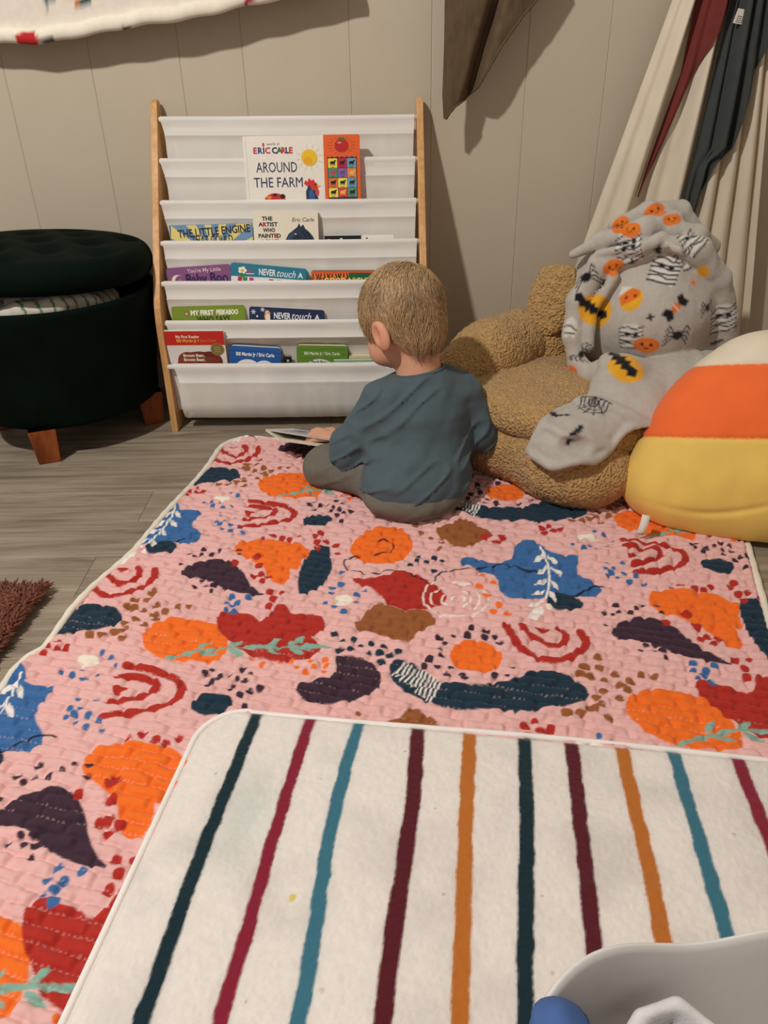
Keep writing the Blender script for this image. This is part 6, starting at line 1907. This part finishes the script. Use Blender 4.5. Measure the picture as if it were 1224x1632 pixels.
def head_fn(P):
    q = ((P - HC) @ HM).astype(np.float32)
    d = ell(q, (0, -0.012, 0.018), (0.068, 0.083, 0.072))
    d = smin(d, ell(q, (0, 0.033, -0.032), (0.054, 0.048, 0.060)), 0.03)
    for s in (-1, 1):
        d = smin(d, ell(q, (s * 0.031, 0.046, -0.048), (0.030, 0.028, 0.030)), 0.015)      # cheeks
        d = smax(d, -ell(q, (s * 0.024, 0.083, -0.004), (0.013, 0.010, 0.008)), 0.008)      # eye sockets
        d = smin(d, ell(q, (s * 0.024, 0.066, -0.004), (0.011, 0.011, 0.010)), 0.003)       # eyeballs
    d = smin(d, ell(q, (0, 0.064, -0.074), (0.018, 0.014, 0.013)), 0.012)                   # chin
    d = smin(d, chain(q, [(0, 0.074, -0.002), (0, 0.086, -0.026)], [0.005, 0.0085]), 0.010) # nose
    d = smin(d, ell(q, (0, 0.074, -0.048), (0.014, 0.007, 0.004)), 0.004)                   # upper lip
    d = smin(d, ell(q, (0, 0.072, -0.057), (0.012, 0.007, 0.004)), 0.004)
    for s in (-1, 1):                                                                       # ears
        e = ell(q, (s * 0.0730, -0.008, -0.024), (0.0100, 0.0205, 0.0305))
        e = smax(e, -ell(q, (s * 0.0845, -0.003, -0.019), (0.0095, 0.0115, 0.0185)), 0.004)
        d = smin(d, e, 0.006)
    return d

def hand(P, wr, fw, side, curl):
    """wr wrist, fw pointing direction, side = towards the thumb, curl = palm normal (fingers bend to it)"""
    wr, fw, side, curl = np.array(wr), nrm(fw), nrm(side), nrm(curl)
    def at(f, s, c):
        return wr + fw * f + side * s + curl * c
    M = np.stack([side, fw, curl], 1)
    d = ell(P, at(0.024, 0, 0.002), (0.0195, 0.026, 0.0105), M)
    for k, (s0, ln) in enumerate(((0.0135, 0.030), (0.0045, 0.034), (-0.0045, 0.032), (-0.0130, 0.025))):
        sp = s0 * 1.25
        f = chain(P, [at(0.036, s0, 0.0), at(0.042 + ln * .45, sp, 0.001), at(0.042 + ln * .80, sp * 1.05, 0.006), at(0.042 + ln, sp * 1.06, 0.013)], [0.0064, 0.0060, 0.0055, 0.0046], 0.002)
        d = smin(d, f, 0.003)
    t = chain(P, [at(0.010, 0.012, 0.002), at(0.024, 0.026, 0.006), at(0.038, 0.031, 0.009)], [0.0085, 0.0070, 0.0052], 0.002)
    return smin(d, t, 0.005)

L_HAND = ((-0.094, -0.412, 0.090), (-0.97, 0.22, -0.02), (0.2, 0.95, 0.25), (0.05, 0.1, -1.0))
R_HAND = ((0.098, -0.383, 0.100), (-0.95, -0.05, -0.05), (0.1, -0.95, 0.3), (0.0, -0.1, -1.0))

def body_fn(P):
    d = head_fn(P)
    d = smin(d, cap(P, HW(0, -0.020, -0.035), (0.080, -0.496, 0.235), 0.037, 0.047), 0.02)     # neck
    d = smin(d, ell(P, (0.078, -0.500, 0.170), (0.085, 0.062, 0.085), BM), 0.03)
    d = smin(d, ell(P, (0.068, -0.555, 0.075), (0.082, 0.062, 0.055), BM), 0.03)
    d = smin(d, chain(P, [L_SH, L_EL, L_WR], [0.034, 0.028, 0.019], 0.01), 0.02)
    d = smin(d, chain(P, [R_SH, R_EL, R_WR], [0.034, 0.028, 0.019], 0.01), 0.02)
    d = smin(d, hand(P, *L_HAND), 0.006)
    d = smin(d, hand(P, *R_HAND), 0.006)
    for hip, kn, an in ((L_HIP, L_KN, L_AN), (R_HIP, R_KN, R_AN)):
        d = smin(d, chain(P, [hip, kn, an], [0.046, 0.034, 0.022], 0.01), 0.02)
    # feet: heel, sole and toes
    for an, fw in ((L_AN, nrm((0.55, 0.80, 0))), (R_AN, nrm((-0.97, -0.25, 0)))):
        an = np.array(an)
        sd = np.array([-fw[1], fw[0], 0])
        M = np.stack([sd, fw, [0, 0, 1]], 1)
        d = smin(d, ell(P, an + fw * 0.034 + (0, 0, -0.004), (0.024, 0.046, 0.019), M), 0.012)
        for k in range(5):
            c = an + fw * (0.078 - 0.003 * k) + sd * (0.017 - 0.0085 * k) + (0, 0, -0.008)
            r = 0.0082 - 0.0009 * k
            d = smin(d, ell(P, c, (r, r * 1.3, r)), 0.003)
    return d

def fold_field(P):
    """long soft cloth folds: diagonal from the shoulders and drapes round the waist"""
    f = 0.0030 * vnoise(P * np.array([1.0, 1.0, 2.6], np.float32), 17, 3)
    f += 0.0022 * vnoise(P @ np.array([[1, 0, .5], [0, 1, 0], [-.5, 0, 1]], np.float32) * np.array([2.2, 1.0, .9], np.float32), 21, 12)
    ridge = 1 - np.abs(vnoise(P @ np.array([[.8, 0, -.6], [0, 1, 0], [.6, 0, .8]], np.float32) * np.array([.55, .55, 1.7], np.float32), 19, 21))
    f += 0.0050 * np.clip(ridge - 0.72, 0, 1) / 0.28 * -1
    return f

def shirt_fn(P):
    d = ell(P, (0.078, -0.502, 0.195), (0.104, 0.078, 0.078), BM)
    d = smin(d, ell(P, (0.072, -0.525, 0.130), (0.106, 0.088, 0.095), BM), 0.05)
    d = smin(d, ell(P, (0.066, -0.576, 0.070), (0.115, 0.097, 0.078), BM), 0.04)
    d = smin(d, chain(P, [L_SH, (0.080, -0.490, 0.246), R_SH], [0.047, 0.044, 0.047], 0.02), 0.03)
    d = smin(d, chain(P, [L_SH, L_EL], [0.050, 0.042]), 0.018)
    d = smin(d, chain(P, [L_EL, np.array(L_WR) + (0.004, -0.004, 0)], [0.042, 0.027]), 0.012)
    d = smin(d, chain(P, [R_SH, R_EL, R_WR], [0.050, 0.041, 0.027], 0.01), 0.018)
    d = d + fold_field(P)
    d = smax(d, 0.034 + 0.22 * np.clip(0.02 - P[:, 0], 0, 0.1) - P[:, 2], 0.008)   # hem
    nb = np.array((0.079, -0.492, 0.262))
    ax = nrm((-0.16, 0.13, 0.98))
    q = P - nb
    h = q @ ax
    rr = np.sqrt(np.maximum((q * q).sum(-1) - h * h, 0))
    d = smax(d, -np.maximum(rr - 0.0435, -h - 0.05), 0.005)                 # neck opening
    return smax(d, h - 0.004, 0.006)

def trouser_fn(P):
    d = ell(P, (0.064, -0.588, 0.050), (0.112, 0.094, 0.050), BM)
    d = smin(d, chain(P, [L_HIP, L_KN], [0.052, 0.045], 0.01), 0.035)
    d = smin(d, chain(P, [L_KN, L_AN], [0.044, 0.034]), 0.02)
    d = smin(d, chain(P, [R_HIP, R_KN, R_AN], [0.052, 0.048, 0.034], 0.01), 0.03)
    d = d + 0.5 * fold_field(P + 0.37) + 0.0015 * vnoise(P, 38, 5)
    return smax(d, 0.0125 - P[:, 2], 0.012)

def build_child():
    og = np.array([0.05, -0.52, 0.0125])
    V, Fq = polygonize(body_fn, (-0.22, -0.66, 0.005), (0.28, -0.23, 0.48), 0.0038, 1)
    V[:, 2] = np.maximum(V[:, 2], 0.0125)
    skin = np.array(lin(214, 158, 128), np.float32)
    C = np.tile(skin, (len(V), 1))
    C *= (1 + 0.04 * vnoise(V, 60))[:, None]
    q = ((V - HC) @ HM).astype(np.float32)
    rosy = np.exp(-(((np.abs(q[:, 0]) - 0.032) / 0.02) ** 2 + ((q[:, 1] - 0.06) / 0.03) ** 2 + ((q[:, 2] + 0.04) / 0.02) ** 2))
    earr = np.exp(-(((np.abs(q[:, 0]) - 0.074) / 0.010) ** 2 + ((q[:, 1] + 0.006) / 0.02) ** 2 + ((q[:, 2] + 0.022) / 0.028) ** 2))
    C *= 1 - (np.clip(rosy * 0.5 + earr * 0.6, 0, 1))[:, None] * np.array([0.02, 0.28, 0.32], np.float32)
    lips = (np.abs(q[:, 0]) < 0.014) & (np.abs(q[:, 2] + 0.052) < 0.008) & (q[:, 1] > 0.06)
    C[lips] = lin(190, 108, 100)
    for s in (-1, 1):
        eye = ((q[:, 0] - s * 0.024) ** 2 + (q[:, 2] + 0.004) ** 2 < 0.0075 ** 2) & (q[:, 1] > 0.055)
        C[eye] = lin(226, 220, 214)
        iris = ((q[:, 0] - s * 0.024) ** 2 + (q[:, 2] + 0.006) ** 2 < 0.0042 ** 2) & (q[:, 1] > 0.055)
        C[iris] = lin(70, 88, 104)
        brow = (np.abs(q[:, 0] - s * 0.024) < 0.013) & (np.abs(q[:, 2] - 0.014) < 0.0028) & (q[:, 1] > 0.05)
        C[brow] = lin(160, 120, 86)
    person = make('person', V - og, Fq, mat('skin', attr=True, rough=0.55, var=0.03, vscale=120, spec=0.3, sss=0.08), None, True, C)
    person.location = og
    tag(person, 'small blond child in slate blue top and grey trousers, sitting on the quilt reading', 'person')
    V, Fq = polygonize(shirt_fn, (-0.16, -0.71, 0.015), (0.30, -0.29, 0.32), 0.0042)
    knit = mat('slate_jersey', lin(82, 97, 104), rough=0.9, var=0.05, vscale=90, bump=0.35, bscale=1200, sheen=0.08, spec=0.12)
    sh = make('shirt', V - og, Fq, knit, person)
    # ribbed neckband
    nb = np.array((0.079, -0.492, 0.262))
    ax = nrm((-0.16, 0.13, 0.98))
    a1 = nrm(np.cross(ax, (0, 0, 1.0)))
    a2 = np.cross(ax, a1)
    ring = [nb + ax * 0.0035 + 0.0455 * (math.cos(t) * a1 + math.sin(t) * a2) - og for t in np.linspace(0, 2 * math.pi, 49)]
    MB().tube(ring, 0.0042, 8, cap=False).build('neckband', knit, sh, True)
    V, Fq = polygonize(trouser_fn, (-0.21, -0.72, 0.005), (0.26, -0.24, 0.15), 0.0045)
    make('trousers', V - og, Fq, mat('grey_trousers', lin(112, 107, 97), rough=0.92, var=0.08, vscale=140, bump=0.4, bscale=1000, sheen=0.08, spec=0.1), person)
    # ---- hair: close cap plus combed strands
    def hairline(q):
        yf = np.array([-0.11, -0.06, -0.035, -0.018, 0.0, 0.012, 0.03, 0.05, 0.075, 0.1])
        zl = np.array([-0.070, -0.068, -0.056, -0.026, 0.006, -0.006, 0.008, 0.036, 0.052, 0.06])
        return np.interp(q[:, 1], yf, zl)
    def scalp(P):
        q = ((P - HC) @ HM).astype(np.float32)
        d = ell(q, (0, -0.012, 0.018), (0.0690, 0.0840, 0.0730))
        d = smin(d, ell(q, (0, 0.030, -0.020), (0.050, 0.045, 0.052)), 0.03)
        d = smin(d, ell(q, (0, -0.036, -0.040), (0.046, 0.040, 0.045)), 0.03)
        return d
    def hair_cap(P):
        q = ((P - HC) @ HM).astype(np.float32)
        d = scalp(P) - 0.0045 + 0.0012 * vnoise(q * np.array([1.5, 1.5, .5], np.float32), 60)
        return smax(d, (hairline(q) - q[:, 2]) * 0.8, 0.004)
    V, Fq = polygonize(hair_cap, HC - 0.105, HC + 0.105, 0.0038)
    q = ((V - HC) @ HM).astype(np.float32)
    hc = np.array(lin(150, 118, 84), np.float32)
    C = np.tile(hc, (len(V), 1)) * (0.85 + 0.2 * vnoise(q * np.array([1.6, 1.6, .35], np.float32), 75))[:, None]
    hair = make('hair', V - og, Fq, mat('blond_hair', attr=True, rough=0.45, var=0.06, vscale=200, spec=0.45), person, True, C)
    r = np.random.default_rng(5)
    N = 11000
    cand = V[r.choice(len(V), N)]
    nn = vnormals(hair_cap, cand.astype(np.float32))
    ok = np.abs(scalp(cand.astype(np.float32)) - 0.0045) < 0.003
    p = cand[ok].astype(np.float64)
    N = len(p)
    whorl = HW(0.012, -0.058, 0.066)
    hgt = 0.0045 + 0.0032 * r.random(N)
    ln = 0.026 + 0.034 * r.random(N)
    steps = 9
    path = [p]
    wob = r.normal(0, 0.16, (N, 3))
    for k in range(steps):
        g = vnormals(scalp, p.astype(np.float32)).astype(np.float64)
        d = p - whorl
        d /= np.linalg.norm(d, axis=1)[:, None] + 1e-6
        d = d + 0.75 * -HU + 0.25 * np.cross(g, np.tile(HU, (N, 1))) * np.sign((p - HC) @ HR)[:, None] * 0.3 + wob
        bend = vnoise(p, 26, 6)[:, None] * np.cross(g, d)
        d = d + 0.9 * bend
        d -= g * (d * g).sum(1)[:, None]
        d /= np.linalg.norm(d, axis=1)[:, None] + 1e-9
        p = p + d * (ln / steps)[:, None]
        off = hgt + 0.0015 * math.sin(k)
        p = p + g * (off - scalp(p.astype(np.float32)))[:, None] * 0.8
        path.append(p)
    path = np.stack(path, 1)                      # N, steps+1, 3
    # flyaway wisps lift off towards their tips, longest at the nape and behind the ears
    qh = ((path[:, 0] - HC) @ HM)
    low = np.clip((0.0 - qh[:, 2]) / 0.05, 0, 1) * (qh[:, 1] < 0.01)
    wisp = (r.random(N) < 0.05 + 0.25 * low) * (0.4 + 0.6 * r.random(N))
    tt = np.linspace(0, 1, steps + 1)
    out = vnormals(scalp, path[:, -1].astype(np.float32)).astype(np.float64)
    path += wisp[:, None, None] * (tt ** 2)[None, :, None] * (out * 0.007 + np.array([0, 0, -0.010]) * low[:, None] + r.normal(0, 0.004, (N, 3)))[:, None, :]
    T = np.gradient(path, axis=1)
    T /= np.linalg.norm(T, axis=2)[..., None] + 1e-9
    G = np.stack([vnormals(scalp, path[:, k].astype(np.float32)) for k in range(steps + 1)], 1)
    S = np.cross(T, G)
    rad = 0.00068 * (1 - np.linspace(0, 1, steps + 1) ** 2 * 0.85)
    rings = np.stack([path + S * rad[None, :, None], path + G * rad[None, :, None] * 0.8, path - S * rad[None, :, None]], 2)   # N,K,3,3
    K = steps + 1
    Vs = rings.reshape(-1, 3)
    base = (np.arange(N) * K * 3)[:, None, None]
    kk = (np.arange(K - 1) * 3)[None, :, None]
    cc = np.arange(2)[None, None, :]
    a = base + kk + cc
    Fs = np.stack([a, a + 1, a + 4, a + 3], -1).reshape(-1, 4)
    tone = ((0.75 + 0.5 * r.random(N)) * (1 + 0.35 * vnoise(path[:, 0], 30, 2)))[:, None] * np.array(lin(166, 134, 96))[None, :]
    tone[r.random(N) < 0.15] *= 1.35
    Cs = np.repeat(tone, K * 3, 0)
    so = make('hair_strands', Vs - og, Fs, MATS['blond_hair'], hair, True, Cs)
    so['kind'] = 'stuff'
build_child()

# ================================================================== BOOK IN THE CHILD'S LAP
def build_lap_book():
    A = np.array([-0.226, -0.393, 0.072])
    B = np.array([-0.093, -0.460, 0.080])
    nrmv = nrm((0.42, 0.90, -0.40))
    root = empty('open_book', tuple(A), 'open board book with coloured pages lying in the child\'s lap', 'book')
    wht = mat('board_white', lin(226, 218, 196), rough=0.6, var=0.04)
    def leaf(name, a, b, depth, th, m, colors=None):
        a, b = np.array(a), np.array(b)
        up = np.array([0, 0, th])
        P8 = [a, b, b + nrmv * depth, a + nrmv * depth]
        V = P8 + [v + up for v in P8]
        V = [v - A for v in V]
        return MB().add(V, [[3, 2, 1, 0], [4, 5, 6, 7], [0, 1, 5, 4], [1, 2, 6, 5], [2, 3, 7, 6], [3, 0, 4, 7]]).build(name, m, root)
    leaf('cover_board', A, B, 0.13, 0.0065, wht)
    T0 = np.array([-0.262, -0.366, 0.084])
    leaf('page_board', T0, A + (0.0, 0.0, 0.0), 0.13, 0.005, wht)
    a2, b2 = np.array([-0.252, -0.370, 0.086]), np.array([-0.090, -0.452, 0.0935])
    leaf('page_board', a2, b2, 0.125, 0.003, mat('page_print_base', lin(206, 200, 196), rough=0.5, var=0.05))
    m = MB()
    ex = (b2 - a2)
    def pg(u0, v0, u1, v1, rgb, k):
        P4 = [a2 + ex * u + nrmv * v + np.array([0, 0, 0.0032 + 0.0001 * k]) - A for u, v in ((u0, v0), (u1, v0), (u1, v1), (u0, v1))]
        m.add(P4, [[0, 1, 2, 3]], lin(*rgb))
    pg(0.55, 0.004, 0.98, 0.12, (214, 190, 150), 1)
    pg(0.62, 0.02, 0.80, 0.06, (190, 50, 44), 2)
    pg(0.82, 0.01, 0.96, 0.05, (206, 60, 50), 2)
    pg(0.70, 0.07, 0.92, 0.11, (70, 110, 150), 2)
    pg(0.10, 0.02, 0.45, 0.11, (176, 176, 190), 1)
    pg(0.15, 0.05, 0.30, 0.09, (120, 130, 160), 2)
    o = m.build('page_picture', print_mat, root, False, True)
build_lap_book()
